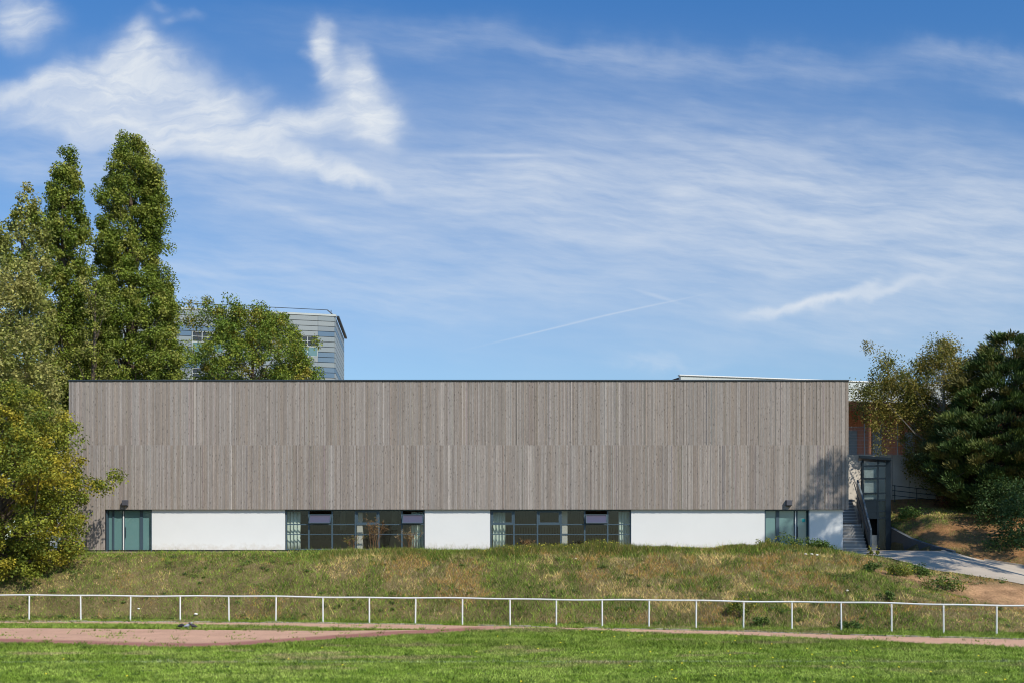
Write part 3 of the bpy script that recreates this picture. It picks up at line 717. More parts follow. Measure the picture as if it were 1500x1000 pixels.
hr = empty('handrail', (24, 63.2, 6), 'short dark three-bar handrail on the grassy slope under the concrete wall', 'handrail')
for x in (23.55, 24.9, 26.2): MB().tube((x,63.0,float(height(x,63.0))-.1),(x,63.0,7.0-(x-23.55)*.12),.03).build('post', M['dark'], hr)
b = MB()
for dz_ in (0,.3,.6): b.tube((23.4,62.98,6.98-dz_),(26.3,62.98,6.66-dz_),.022)
b.build('bars', M['dark'], hr)

# timber pavilion on the terrace
pv = empty('timber_pavilion', (28, 80, 9), 'low building with a pale metal roof band over red-brown timber walls on the terrace', 'building')
A_, B_ = Vector((12.84,78.0)), Vector((28.7,81.3)); dr = (B_-A_).normalized(); C_ = A_+dr*36
nrm = Vector((-dr.y, dr.x)); zt4 = PZ(549,78); zb4 = PZ(586,80.8)
fb = MB(); nb = 4
for j in range(nb):
    za = zb4+(zt4-.1-zb4)*j/nb; zb_ = zb4+(zt4-.1-zb4)*(j+1)/nb-.02; s = 0.0
    rr = random.Random(j)
    while s < 36:
        L_ = min(rr.uniform(1.8, 3.6), 36-s); p = A_+dr*(s+.01); q = A_+dr*(s+L_-.01); fb.wall(p, q, .12, za, zb_); s += L_
fb.build('roof_band', M['zinc'], pv)
pb = MB(); pb.wall(A_+nrm*.13-dr*.02, C_+nrm*.13, .2, zb4-.02, zt4-.02)
pb.wall(A_-dr*.1-nrm*.06, C_-nrm*.06, .4, zt4-.02, zt4+.05)
pb.build('roof_edge', M['white'], pv)
rf = MB(); P0, P1 = A_+nrm*.34, C_+nrm*.34; rf.quadbox([(P0.x,P0.y,zb4),(P1.x,P1.y,zb4),(P1.x+nrm.x*12,P1.y+nrm.y*12,zb4),(P0.x+nrm.x*12-3,P0.y+nrm.y*12,zb4),(P0.x,P0.y,zt4-.1),(P1.x,P1.y,zt4-.1),(P1.x+nrm.x*12,P1.y+nrm.y*12,zt4-.4),(P0.x+nrm.x*12-3,P0.y+nrm.y*12,zt4-.6)])
rf.build('roof', M['inwood'], pv)
tw = MB(); s = 0.0; rr = random.Random(2); base_ = A_+nrm*5.5
while s < 36:
    w_ = .16; p = base_+dr*s; q = base_+dr*(s+w_-.015); d_ = rr.uniform(0,.02); tw.wall(p-nrm*d_, q-nrm*d_, .1, 8.95, zb4-.01); s += w_
tw.build('timber_wall', M['timber'], pv)
for s0 in (14.9, 17.2, 19.4, 22.5, 26):
    a = base_-nrm*.06+dr*s0; b = a+dr*(.75 if s0 != 14.9 else .5)
    wm = MB(); wm.wall(a, b, .03, 9.1, 13.0); wo_ = wm.build('window', M['frame'], pv)
for s0 in (12.6, 16.2, 20.8, 25):
    a = A_+nrm*.6+dr*s0; MB().tube((a.x,a.y,8.95),(a.x,a.y,zb4),.13,.13,10).build('column', M['timber'], pv)

# ------------------------------------------------------------------ grey banded office block far behind
ob = empty('office_block', (-30, 112, 3), 'tall office block with horizontal grey and blue metal panels behind the round tree', 'building')
c0 = Vector((PX(490,110), 110.0)); back = Vector((-20.06, 121.8)); lft = Vector((-48.0, 103.6)); ztop = PZ(462.5,110); ph = .545
rng = random.Random(6)
pan = MB(); palette = [(.235,.275,.29),(.215,.25,.27),(.12,.19,.265),(.27,.30,.305),(.10,.17,.25)]
wins = [(6.05-4.55, 3, 2.3, 4), (1.5, 9.6, 2.4, 3)]
def facade(p, q, seed, longside):
    r = random.Random(seed); d = (q-p); Lf = d.length; d.normalize(); nout = Vector((d.y, -d.x))
    mid = (p+q)/2; ctr = Vector((-34, 116))
    if nout.dot(mid-ctr) < 0: nout = -nout
    row = 0; z = ztop-.15; wl_ = []
    while z > 3:
        s = 0
        for cgo in ([1.75, 6.6, 11.5, 16.5, 21.5, 26, 60] if longside else [60]):
            e = min(cgo, Lf)
            if e <= s: break
            segs = [(s, e)]
            if longside and row >= 4 and (row-4) % 7 < 4 and cgo in (6.6, 16.5, 26):
                segs = [(s+3.2, e)] if e-s > 3.3 else []
                if (row-4) % 7 == 0: wl_.append((s, min(s+3.2, e), z))
            col = palette[r.choice([0,0,1,2,3,3,4])]
            for a, b in segs:
                P_, Q_ = p+d*(a+.012), p+d*(b-.012); n = nout*.1
                pan.quadbox([(P_.x+n.x,P_.y+n.y,z-ph+.06),(Q_.x+n.x,Q_.y+n.y,z-ph+.06),(Q_.x,Q_.y,z-ph+.06),(P_.x,P_.y,z-ph+.06),(P_.x+n.x,P_.y+n.y,z),(Q_.x+n.x,Q_.y+n.y,z),(Q_.x,Q_.y,z),(P_.x,P_.y,z)], c=col)
            s = e
        z -= ph; row += 1
    return d, nout, wl_
dF, nF, wins = facade(c0, lft, 3, True); facade(c0, back, 8, False)
pan.build('facade_panel', M['panelA'], ob)
bk = back+Vector((-30, 4))
core_ = MB(); pA, pB, pC, pD = lft-nF*.02, c0, back, Vector((-50, 122))
core_.quadbox([(pA.x,pA.y,3),(pB.x,pB.y,3),(pC.x,pC.y,3),(pD.x,pD.y,3),(pA.x,pA.y,ztop-.1),(pB.x,pB.y,ztop-.1),(pC.x,pC.y,ztop-.1),(pD.x,pD.y,ztop-.1)])
core_.build('wall', M['dark'], ob)
pr = MB(); nB = Vector((1, .07)).normalized()
a, b = lft+nF*.14, c0+nF*.14+nB*.14; pr.quadbox([(a.x,a.y,ztop-.1),(b.x,b.y,ztop-.1),(b.x,b.y+.5,ztop-.1),(a.x,a.y+.5,ztop-.1),(a.x,a.y,ztop+.1),(b.x,b.y,ztop+.1),(b.x,b.y+.5,ztop+.1),(a.x,a.y+.5,ztop+.1)])
pr.build('parapet', M['zinc'], ob)
pr = MB(); a, b = c0+nB*.14+nF*.1, back+nB*.14; pr.wall((b.x,b.y),(a.x-.05,a.y+.6),.3,ztop-.1,ztop+.09); pr.build('parapet', M['dark'], ob)
for (s0, s1, z) in wins:
    a = c0+dF*s0; b = c0+dF*s1; wm = MB()
    h0 = z-4*ph+.03
    for zz, hh in ((h0, .08), (h0+1.02, .12), (h0+1.62,.05), (z-.04,.05)): wm.quadbox([(a.x+nF.x*.06,a.y+nF.y*.06,zz),(b.x+nF.x*.06,b.y+nF.y*.06,zz),(b.x,b.y,zz),(a.x,a.y,zz),(a.x+nF.x*.06,a.y+nF.y*.06,zz+hh),(b.x+nF.x*.06,b.y+nF.y*.06,zz+hh),(b.x,b.y,zz+hh),(a.x,a.y,zz+hh)])
    for q in (0, .33, .66, .97):
        c_ = a+(b-a)*q; e_ = c_+dF*.07; wm.quadbox([(c_.x+nF.x*.05,c_.y+nF.y*.05,h0+.1),(e_.x+nF.x*.05,e_.y+nF.y*.05,h0+.1),(e_.x,e_.y,h0+.1),(c_.x,c_.y,h0+.1),(c_.x+nF.x*.05,c_.y+nF.y*.05,z-.06),(e_.x+nF.x*.05,e_.y+nF.y*.05,z-.06),(e_.x,e_.y,z-.06),(c_.x,c_.y,z-.06)])
    wo_ = wm.build('window', M['zinc'], ob)
    pn = MB(); pn.quadbox([(a.x+nF.x*.03,a.y+nF.y*.03,h0+.1),(b.x+nF.x*.03,b.y+nF.y*.03,h0+.1),(b.x,b.y,h0+.1),(a.x,a.y,h0+.1),(a.x+nF.x*.03,a.y+nF.y*.03,h0+1.0),(b.x+nF.x*.03,b.y+nF.y*.03,h0+1.0),(b.x,b.y,h0+1.0),(a.x,a.y,h0+1.0)])
    pn.build('pane', M['teal'], wo_)
rl = MB(); a = c0-Vector((0.4,-.6)); 
for s in (0.5, 7, 14, 21, 28): 
    p = c0+dF*s+Vector((0,.8)); rl.tube((p.x,p.y,ztop),(p.x+(-.75 if s < 1 else 0)*0,p.y,ztop+.75),.04)
p = c0+dF*.9+Vector((0,.8)); q = lft+Vector((0,.8)); rl.tube((p.x,p.y,ztop+.75),(q.x,q.y,ztop+.75),.035)
p2 = c0+dF*.1+Vector((0,.8)); rl.tube((p.x,p.y,ztop+.75),(p2.x+.1,p2.y,ztop),.06)
rl.build('roof_rail', M['dark'], ob)

# ------------------------------------------------------------------ trees
def leaves_mesh(name, C, n_axis, size, col, mat_, parent, aspect=.36, rs=None):
    """C (N,3) centres, n_axis (N,3) facing, per-leaf size (N,), col (N,3)"""
    n = len(C); rs = rs or np.random.RandomState(1)
    a = rs.normal(size=(n,3)); a -= (a*n_axis).sum(1)[:,None]*n_axis; a /= np.linalg.norm(a,axis=1)[:,None]+1e-9
    b = np.cross(n_axis, a); s = size[:,None]
    V = np.stack([C-a*s*.5, C+b*s*aspect, C+a*s*.5, C-b*s*aspect], 1).reshape(-1,3)
    Fq = np.arange(n*4).reshape(n,4)
    return mesh_np(name, V, Fq, mat_, parent, col=np.repeat(col, 4, axis=0))
def rnd_dirs(rs, n):
    v = rs.normal(size=(n,3)); return v/np.linalg.norm(v,axis=1)[:,None]
def make_crown(rs, centres, rad, n_per, size, pal, jit=.25, flat=1.0, up=0.35, droop=0.0):
    """leaf clumps: centres (K,3), rad (K,) ; palette list of colours"""
    K = len(centres); tot = n_per*K
    ci = np.repeat(np.arange(K), n_per)
    d = rnd_dirs(rs, tot); r = rs.uniform(0,1,tot)**.5
    off = d*r[:,None]*rad[ci][:,None]; off[:,2] *= flat
    if droop: off[:,2] -= droop*np.abs(rs.normal(size=tot))*rad[ci]
    C = centres[ci]+off
    nrm_ = d*.6+rnd_dirs(rs, tot)*.9+np.array([0,0,up]); nrm_ /= np.linalg.norm(nrm_,axis=1)[:,None]
    pal = np.array(pal); pc = rs.randint(0,len(pal),K); base = pal[pc][ci]
    mixw = rs.uniform(0,1,(tot,1)); other = pal[rs.randint(0,len(pal),tot)]
    col = (base*(1-mixw*.5)+other*mixw*.5)*rs.uniform(1-jit,1+jit,(tot,1))
    sz = size*rs.uniform(.6,1.35,tot)
    return C, nrm_, sz, np.clip(col,0,1)
def branches(mb, rs, base, top, centres, frac, r0, rise=.35, nmax=80):
    """tapered trunk from base to top with limbs running out to a share of the clumps"""
    base = Vector(base); top = Vector(top); n = 10; pts = []; rad = []
    for i in range(n+1):
        t = i/n; p = base.lerp(top, t)+Vector((math.sin(t*5+base.x)*.012,math.cos(t*4)*.012,0))*(top-base).length*min(1,t*3)*.8
        pts.append(p); rad.append(r0*(1-t)**.8+.02)
    rad[0] *= 1.3; mb.path(pts, rad, 9)
    K = len(centres); sel = rs.permutation(K)[:min(nmax, int(K*frac))]; H = (top-base).length
    for i in sel:
        c = Vector(centres[i]); horiz = math.hypot(c.x-base.x, c.y-base.y)
        tz = max(.08, min(.92, (c.z-rise*H*.3-horiz*.6*(1 if rise > 0 else -.3)-base.z)/H))
        k_ = tz*n; i0 = int(k_); s = pts[i0].lerp(pts[min(n,i0+1)], k_-i0); rr = max(.02, r0*(1-tz)**.8*.38)
        mid = s.lerp(c, .5)+Vector((0,0,-.06*horiz if rise > 0 else .12*horiz))+Vector(rs.normal(size=3)*.08*horiz)
        mb.path([s, s.lerp(mid,.5)+Vector(rs.normal(size=3)*.03), mid, c], [rr, rr*.75, rr*.5, .012], 5)
def shell_clumps(rs, K, prof, z0, z1, cx, cy, lump=.22, inner=.35, seed=0, squash=1.0):
    """clump centres through the crown volume, denser towards its uneven outside"""
    out = []
    zs = np.linspace(0,1,200); w = np.array([max(prof(z),.02) for z in zs]); cdf = np.cumsum(w); cdf /= cdf[-1]
    while len(out) < K:
        t = float(np.interp(rs.rand(), cdf, zs)); th = rs.rand()*2*math.pi
        Rr = prof(t)*(1+lump*2*(float(fbm(np.array(th*1.6+seed), np.array(t*7.0+seed), seed))-.5)*1.6)
        r = Rr*(inner+(1-inner)*rs.rand()**.55)
        out.append((cx+math.cos(th)*r, cy+math.sin(th)*r*squash, z0+(z1-z0)*t))
    return np.array(out)
def tree(name, label, cat, base, ztop_, z_crown, prof, K, crad, n_per, size, pal, r0=.3, seed=1, lump=.25, bark='bark', group=None, flat=1.0, droop=0, rise=.35, up=.35, extra=None, frac=.4, jit=.45, tops=None, inner=.35):
    rs = np.random.RandomState(seed)
    root = empty(name, base, label, cat, group)
    C = shell_clumps(rs, K, prof, z_crown, ztop_, base[0], base[1], lump, seed=seed, inner=inner)
    if extra is not None: C = np.concatenate([C, extra(rs)])
    rad = crad*rs.uniform(.6,1.3,len(C))
    mb = MB(); tp = (base[0]+(tops or 0), base[1], z_crown+(ztop_-z_crown)*.93); branches(mb, rs, base, tp, C, frac, r0, rise)
    mb.build('trunk', M[bark], root, smooth=True)
    P, nr, sz, cl = make_crown(rs, C, rad, n_per, size, pal, jit=jit, flat=flat, droop=droop, up=up)
    leaves_mesh('crown', P, nr, sz, cl, M['leaf'], root, rs=rs)
    return root
def prof_pts(pts):
    a = np.array(pts); return lambda t: float(np.interp(t, a[:,0], a[:,1]))
DARKG = [(.14,.195,.024),(.185,.24,.032),(.245,.28,.046),(.145,.195,.03),(.32,.32,.065)]
OLIVE = [(.25,.265,.06),(.33,.325,.09),(.20,.225,.05),(.37,.34,.11)]
YELG = [(.24,.265,.032),(.31,.29,.034),(.17,.215,.03),(.38,.31,.034),(.12,.165,.025)]
yT = 74.0; sc = yT/F
# tall poplar (px 128..280, top 187)
prof3 = prof_pts([(0,3.7),(.15,3.7),(.25,3.4),(.36,3.1),(.49,2.6),(.6,2.15),(.735,1.95),(.84,1.5),(.91,1.0),(.96,.5),(1,.08)])
def lobe(rs): 
    n = 45; t = rs.rand(n); return np.stack([PX(227,yT)+rs.normal(size=n)*.45, yT-.5+rs.normal(size=n)*.6, PZ(345-t*100,yT)], 1)
tree('poplar_tree', 'tallest dark green poplar, rising behind the left end of the hall roof', 'tree', (PX(192,yT), yT, 3.0), PZ(184,yT), PZ(600,yT),
     prof3, 760, .60, 210, .15, DARKG, r0=.45, seed=3, extra=lobe, lump=.2, group='poplars beside the hall', tops=-.2)
prof2 = prof_pts([(0,1.9),(.2,1.7),(.35,1.35),(.5,1.35),(.65,1.4),(.8,1.25),(.9,.85),(.97,.35),(1,.06)])
tree('poplar_tree', 'narrow dark poplar standing just left of the tallest poplar', 'tree', (PX(99,72), 72.0, 3.0), PZ(213,72), PZ(640,72),
     prof2, 400, .52, 200, .15, DARKG, r0=.35, seed=5, lump=.2, group='poplars beside the hall')
prof1 = prof_pts([(0,2.4),(.3,2.2),(.6,1.6),(.8,1.35),(.92,.9),(1,.15)])
tree('poplar_tree', 'thin olive poplar with a pointed top, third from the tallest', 'tree', (PX(36,68), 68.0, 3.0), PZ(272,68), PZ(640,68),
     prof1, 260, .6, 130, .18, OLIVE+DARKG[1:2], r0=.3, seed=7, lump=.25, group='poplars beside the hall')
prof0 = prof_pts([(0,3.6),(.25,3.8),(.5,3.2),(.7,2.3),(.85,1.6),(1,.3)])
tree('poplar_tree', 'broad pale olive poplar cut by the left edge, behind the leaning yellow-green tree', 'tree', (PX(-8,58), 58.0, 2.9), PZ(322,58), PZ(760,58),
     prof0, 560, .65, 150, .15, OLIVE, r0=.35, seed=9, lump=.28, group='poplars beside the hall', inner=.25)
# smaller poplar filling between (px 120..165)
profm = prof_pts([(0,2.0),(.4,1.7),(.7,1.3),(.9,.8),(1,.2)])
tree('poplar_tree', 'short sparse poplar in the gap between the two dark poplars', 'tree', (PX(138,70), 70.0, 3.0), PZ(395,70), PZ(640,70),
     profm, 100, .5, 80, .15, OLIVE+DARKG, r0=.22, seed=12, lump=.35, group='poplars beside the hall')
# round tree behind the roof
proft = prof_pts([(0,3.9),(.2,5.0),(.45,5.0),(.65,4.4),(.82,3.4),(.94,2.2),(1,1.0)])
def tufts(rs):
    out = []
    for px_, py_ in ((283,470),(296,462),(312,446),(318,452),(345,452),(352,448),(383,452),(405,462),(412,466),(440,520),(452,540),(462,548),(430,496)):
        for _ in range(3): out.append((PX(px_,82)+rs.normal()*.3, 81.6+rs.normal()*.8, PZ(py_+6,82)+rs.normal()*.3))
    return np.array(out)
tree('round_tree', 'round green tree with rusty leaf tips showing over the roof before the office block', 'tree', (PX(368,82), 82.0, 3.0), PZ(455,82), PZ(625,82),
     proft, 430, .70, 190, .15, [(.14,.215,.03),(.18,.25,.035),(.24,.28,.035),(.31,.26,.04),(.16,.225,.04),(.12,.19,.03)], r0=.35, seed=15, lump=.42, extra=tufts)
# front tree at the left, hanging over the bank
proff = prof_pts([(0,2.4),(.10,3.5),(.30,3.7),(.45,4.4),(.55,4.5),(.7,3.4),(.86,2.6),(1,1.0)])
fb_ = (PX(-3,49.0), 49.0, float(height(PX(-3,49.0),49.0)))
tree('leaning_tree', 'yellow-green broadleaf tree hanging over the bank and the left corner of the hall', 'tree', fb_, PZ(560,49), PZ(838,49),
     proff, 620, .52, 165, .115, YELG, r0=.28, seed=21, lump=.35, flat=.8, droop=.2, up=.5, inner=.3)
# birch on the right slope
def birch_extra(rs):
    n = 85; return np.stack([PX(1296,62.3)+rs.normal(size=n)*.9, 62+rs.normal(size=n)*.7, PZ(574+rs.normal(size=n)*28,62.3)], 1)
profb = prof_pts([(0,1.7),(.2,2.2),(.45,2.3),(.65,2.2),(.82,1.6),(.95,.8),(1,.3)])
bb = (PX(1384,62.3), 62.3, float(height(PX(1384,62.3),62.3)))
tree('birch_tree', 'thin birch with sparse yellow-olive leaves between the lift tower and the dark pine', 'tree', bb, PZ(488,62.3), PZ(700,62.3),
     profb, 330, .62, 190, .105, [(.24,.20,.04),(.17,.18,.035),(.12,.145,.03),(.28,.22,.05)], r0=.15, seed=31, lump=.45, bark='birchbark', extra=birch_extra, droop=.5, frac=.5)

# pines
def pine(label, base, ztop_, z_crown, prof, K, seed, pal, group='pines on the right', npt=60, ln=.2, cr=.5, squash=1.0, lump=.4):
    rs = np.random.RandomState(seed); root = empty('pine_tree', base, label, 'tree', group)
    C = shell_clumps(rs, K, prof, z_crown, ztop_, base[0], base[1], lump, inner=.3, seed=seed, squash=squash)
    mb = MB(); branches(mb, rs, base, (base[0]+.3, base[1], z_crown+(ztop_-z_crown)*.92), C, .5, .28, rise=-.1, nmax=140)
    mb.build('trunk', M['bark'], root, smooth=True)
    n = npt*len(C); ci = np.repeat(np.arange(len(C)), npt); d = rnd_dirs(rs, n); rad = cr*rs.uniform(.6,1.3,len(C))
    axis = C-np.array([base[0],base[1],0]); axis[:,2] = 0; axis /= np.linalg.norm(axis,axis=1)[:,None]+1e-6; axis[:,2] = .55
    off = d*(rs.rand(n)**.6)[:,None]*rad[ci][:,None]; off[:,2] *= .55
    P = C[ci]+off+axis[ci]*(rs.rand(n)*.25)[:,None]
    dirn = d*.7+axis[ci]*.8+np.array([0,0,.4]); dirn /= np.linalg.norm(dirn,axis=1)[:,None]
    side = np.cross(dirn, rnd_dirs(rs,n)); side /= np.linalg.norm(side,axis=1)[:,None]+1e-9
    L_ = ln*rs.uniform(.6,1.4,n)[:,None]; w_ = .028
    V = np.stack([P-side*w_, P+side*w_, P+side*w_*.6+dirn*L_, P-side*w_*.6+dirn*L_], 1).reshape(-1,3)
    pal = np.array(pal); col = pal[rs.randint(0,len(pal),len(C))][ci]*rs.uniform(.7,1.3,(n,1))
    mesh_np('crown', V, np.arange(n*4).reshape(n,4), M['needle'], root, col=np.repeat(col,4,axis=0)); return root
PINE = [(.065,.11,.030),(.09,.14,.034),(.125,.16,.038),(.06,.098,.038),(.15,.14,.04)]
profp = prof_pts([(0,2.4),(.12,3.7),(.35,4.9),(.55,3.9),(.75,2.3),(.9,1.5),(1,.5)])
pbx = PX(1478,60.3)
pine('large dark green pine on the slope, nearest the birch and lift tower', (pbx,60.3,float(height(pbx,60.3))), PZ(488,60.3), PZ(748,60.3), profp, 1000, 41, PINE, npt=150, cr=.44, squash=.65, lump=.27)
pine('pine cut by the right edge of the view, behind the nearer dark pine', (PX(1590,59),59.0,float(height(PX(1590,59),59.0))), PZ(462,59), PZ(760,59), prof_pts([(0,3.5),(.3,4.6),(.7,3.2),(.9,2.0),(1,.5)]), 480, 43, PINE, npt=130)
profs = prof_pts([(0,2.6),(.3,4.4),(.6,5.0),(.8,3.9),(.93,2.4),(1,.7)])
shx, shy = 28.6, 43.6
pine('pine outside the view, its shadow falling on the right end of the timber wall', (shx,shy,float(height(shx,shy))), 20.1, 10.2, profs, 125, 47, PINE, npt=240, ln=.25, cr=.66, lump=.5)

# broadleaf shrub under the pines
def bush(label, x, y, r, h, K, n_per, size, pal, seed, name='shrub', cat='shrub', group='shrubs and weeds on the bank', flower=None, stems=8):
    rs = np.random.RandomState(seed); z = float(height(x, y)); root = empty(name, (x,y,z), label, cat, group)
    d = rnd_dirs(rs, K); d[:,2] = np.abs(d[:,2]); rr = rs.rand(K)**.4
    C = np.stack([x+d[:,0]*r*rr, y+d[:,1]*r*rr*.8, z+.08+d[:,2]*h*rr], 1)
    mb = MB()
    for i in range(min(stems, K)):
        mb.path([(x+rs.normal()*.05,y+rs.normal()*.05,z-.05), tuple(Vector((x,y,z)).lerp(Vector(C[i]),.6)), tuple(C[i])], [.012,.009,.004], 5)
    mb.build('stem', M['bark'], root)
    P, nr, sz, cl = make_crown(rs, C, np.full(K, r*.32), n_per, size, pal, jit=.3, up=.5)
    leaves_mesh('foliage', P, nr, sz, cl, M['leaf'], root, rs=rs)
    if flower:
        n = flower; d = rnd_dirs(rs, n); d[:,2] = np.abs(d[:,2]); P = np.stack([x+d[:,0]*r*1.05, y+d[:,1]*r*.9-.05, z+.12+d[:,2]*h*1.12],1)
        leaves_mesh('blossoms', P, rnd_dirs(rs,n), np.full(n,.05), np.tile([[.75,.62,.03]],(n,1))*rs.uniform(.7,1.1,(n,1)), M['leaf'], root, aspect=.5, rs=rs)
    return root
GREENW = [(.085,.15,.03),(.11,.18,.04),(.07,.12,.03),(.13,.19,.04)]
YW = [(.17,.20,.035),(.13,.18,.035),(.22,.22,.04)]
def at(px, y): return PX(px, y), y
x, y = at(1500, 54.0); bush('glossy broadleaf shrub under the pine at the right edge of the view', x, y, 1.7, 3.2, 60, 70, .13, [(.04,.085,.03),(.05,.10,.03),(.07,.12,.035)], 51, stems=14)
x, y = at(1468, 57.0); bush('dark glossy shrub filling the foot of the large pine on the slope', x, y, 1.7, 2.6, 60, 80, .12, [(.035,.075,.022),(.05,.095,.028),(.10,.14,.04)], 55, stems=12)
x, y = at(1432, 60.5); bush('small yellow-leaved shrub at the foot of the pine on the slope', x, y, .7, 1.0, 16, 50, .10, YW, 52)
x, y = at(1380, 61.2); bush('rusty brown dry shrub beside the birch trunk', x, y, .8, .8, 16, 45, .09, [(.20,.085,.04),(.16,.07,.03),(.24,.13,.05)], 53)
x, y = at(1335, 59.5); bush('low green bush on the slope just right of the lift tower', x, y, 1.0, .55, 18, 60, .10, GREENW, 54)
WE = 'weed'
for (px, yy, r, h, K, pal, fl, lab, sd) in [
    (1148, 51.6, .85, .72, 26, GREENW, 14, 'leafy green weed clump in front of the right glass door', 61),
    (1186, 51.2, .75, .55, 22, GREENW, 6, 'dark green weed clump below the white wall right of the right glass door', 62),
    (1120, 51.2, .55, .5, 14, YW, 30, 'yellow-flowered weed left of the clump before the right glass door', 63),
    (1210, 50.9, .5, .45, 12, GREENW, 0, 'small green weed at the hall corner near the foot of the steps', 64),
    (1279, 50.3, .3, .45, 6, YW, 16, 'thin yellow-flowered weed at the bend of the path', 65),
    (1315, 45.8, .75, .42, 20, YW, 34, 'spreading yellow-green weed on bare soil left of the path', 66),
    (1383, 44.6, .95, .38, 24, GREENW+YW, 26, 'wide low weed with yellow flowers on the tan soil below the path', 67),
    (1350, 47.0, .6, .35, 14, GREENW, 0, 'dark green weed tuft at the top of the tan soil beside the path', 68),
    (1276, 46.2, .5, .4, 12, GREENW, 0, 'dark leafy weed where the bank meets the tan soil', 69),
    (1088, 42.3, .62, .55, 15, YW, 40, 'bright yellow-flowered weed growing at a railing post', 70),
    (1243, 40.2, .45, .28, 10, GREENW, 0, 'low dark green weed at the kerb right of the yellow-flowered one', 71),
    (1118, 41.3, .5, .25, 10, GREENW, 0, 'low dark weed tuft beside the yellow-flowered weed at the railing', 72),
    (1300, 42.5, .4, .3, 8, GREENW, 0, 'small green weed behind the railing below the tan soil', 73)]:
    x, y = at(px, yy); bush(lab, x, y, r, h, K, 46, .085, pal, sd, 'weed_clump', WE, 'weeds on the bank', fl or None)
# tall dry stalks in front of the left window
def stalks(px, yy, h, n, label, pal, seed, spread=.35, fluff=30):
    rs = np.random.RandomState(seed); x, y = at(px, yy); z = float(height(x,y)); root = empty('dry_weed', (x,y,z), label, 'weed', 'dry weeds before the left window')
    mb = MB(); tips = []
    for i in range(n):
        bx, by = x+rs.normal()*spread*.3, y+rs.normal()*spread*.3; hh = h*rs.uniform(.55,1.05); lx = rs.normal()*spread*.7
        a = Vector((bx,by,z-.05)); m_ = Vector((bx+lx*.4,by,z+hh*.6)); t_ = Vector((bx+lx,by+rs.normal()*.1,z+hh)); mb.path([a,m_,t_],[.010,.008,.004],5); tips.append(t_)
        for q in range(5):
            s = m_.lerp(t_, rs.rand()); e = s+Vector((rs.normal()*.13, rs.normal()*.08, .08+.12*rs.rand())); mb.path([s,s.lerp(e,.5),e],[.005,.004,.003],4); tips.append(e)
    mb.build('stem', mat('dry_stem', (.16,.085,.04), rough=.9), root)
    C = np.array([tuple(t) for t in tips]); P, nr, sz, cl = make_crown(rs, C, np.full(len(C),.07), max(3,fluff//4), .045, pal, jit=.3)
    leaves_mesh('leaves', P, nr, sz, cl, M['leaf'], root, rs=rs)
DRY = [(.26,.15,.06),(.20,.11,.05),(.34,.24,.10)]
stalks(549, 52.0, 1.65, 16, 'tallest brown dry weed in front of the middle of the left window', DRY, 81, .4)
stalks(516, 51.8, .75, 8, 'yellowish seeding weed left of the tallest dry weed', YW+DRY, 82, .3)
stalks(599, 51.7, 1.0, 12, 'straw-coloured leaning grass plume at the right end of the left window', [(.45,.34,.18),(.38,.27,.13)], 83, .35)
stalks(776, 51.5, .6, 8, 'short brown seeding weed in front of the right window left of its column', DRY, 84, .3)

# ------------------------------------------------------------------ grass
def tri_blades(name, x, y, z, h, w, lean, col, mat_=None):
    n = len(x); rs = np.random.RandomState(n % 9973); th = rs.uniform(0, 2*np.pi, n); la = rs.uniform(0, 2*np.pi, n)
    dxw = np.cos(th)*w*.5; dyw = np.sin(th)*w*.5; lx = np.cos(la)*lean*h; ly = np.sin(la)*lean*h
    V = np.empty((n,3,3), np.float32)
    V[:,0] = np.stack([x-dxw, y-dyw, z-.01], 1); V[:,1] = np.stack([x+dxw, y+dyw, z-.01], 1); V[:,2] = np.stack([x+lx, y+ly, z+h], 1)
    return mesh_np(name, V.reshape(-1,3), np.arange(n*3).reshape(n,3), mat_ or M['blade'], col=np.repeat(col,3,axis=0))
rs = np.random.RandomState(77)
# field lawn
n = 520000; y = 19+(45-19)*rs.rand(n)**1.0; x = rs.uniform(-.56,.56,n)*(y+4)
tm = track_mask(x, y); keep = (~tm | ((fbm(x*2.2, y*2.2, 91) > .70) & (rs.rand(n) < .35))) & (y < fenceY(x)+.9); x = x[keep]; y = y[keep]; n = len(x)
pn1 = fbm(x*.35, y*.9, 51); pn2 = fbm(x*1.6, y*1.6, 52); pn3 = fbm(x*.25+9, y*.12, 53); pn4 = fbm(x*3.5,y*3.5,54)
g1 = np.array([.215,.32,.045]); g2 = np.array([.33,.43,.085]); gd = np.array([.07,.125,.03]); dry = np.array([.44,.35,.18])
w1 = sstep(pn2,.35,.65)[:,None]; col = g1*(1-w1)+g2*w1
wd = (sstep(pn1,.58,.74)*.8*sstep(y,25,28.5))[:,None]; col = col*(1-wd)+dry*wd
wk = (sstep(pn4,.66,.76)*.6)[:,None]; col = col*(1-wk)+gd*wk
# mown bands and the worn white line
band = .92+.14*sstep(np.sin(y*1.25+x*.02),-.5,.5); col = col*band[:,None]
ly = 28.9+.006*x; ln_ = np.exp(-((y-ly)/.07)**2)*(.35+.5*fbm(x*.5,y*0,57)); col = col*(1-ln_[:,None]*.75)+np.array([.5,.52,.42])*ln_[:,None]*.75
edge = sstep(y, 30, 34)[:,None]; col = col*(1-edge*.15)
col *= rs.uniform(.5,1.5,(n,1))*(.72+.56*fbm(x*6, y*6, 58))[:,None]*1.04
h = (.035+.035*rs.rand(n))*(1+.9*sstep(pn4,.62,.75))*(1+.5*edge[:,0])
o = tri_blades('field_grass', x, y, np.zeros(n), h, .022+.016*rs.rand(n), .9, col); tag(o, 'mown green grass of the sports field', 'grass', kind='stuff')
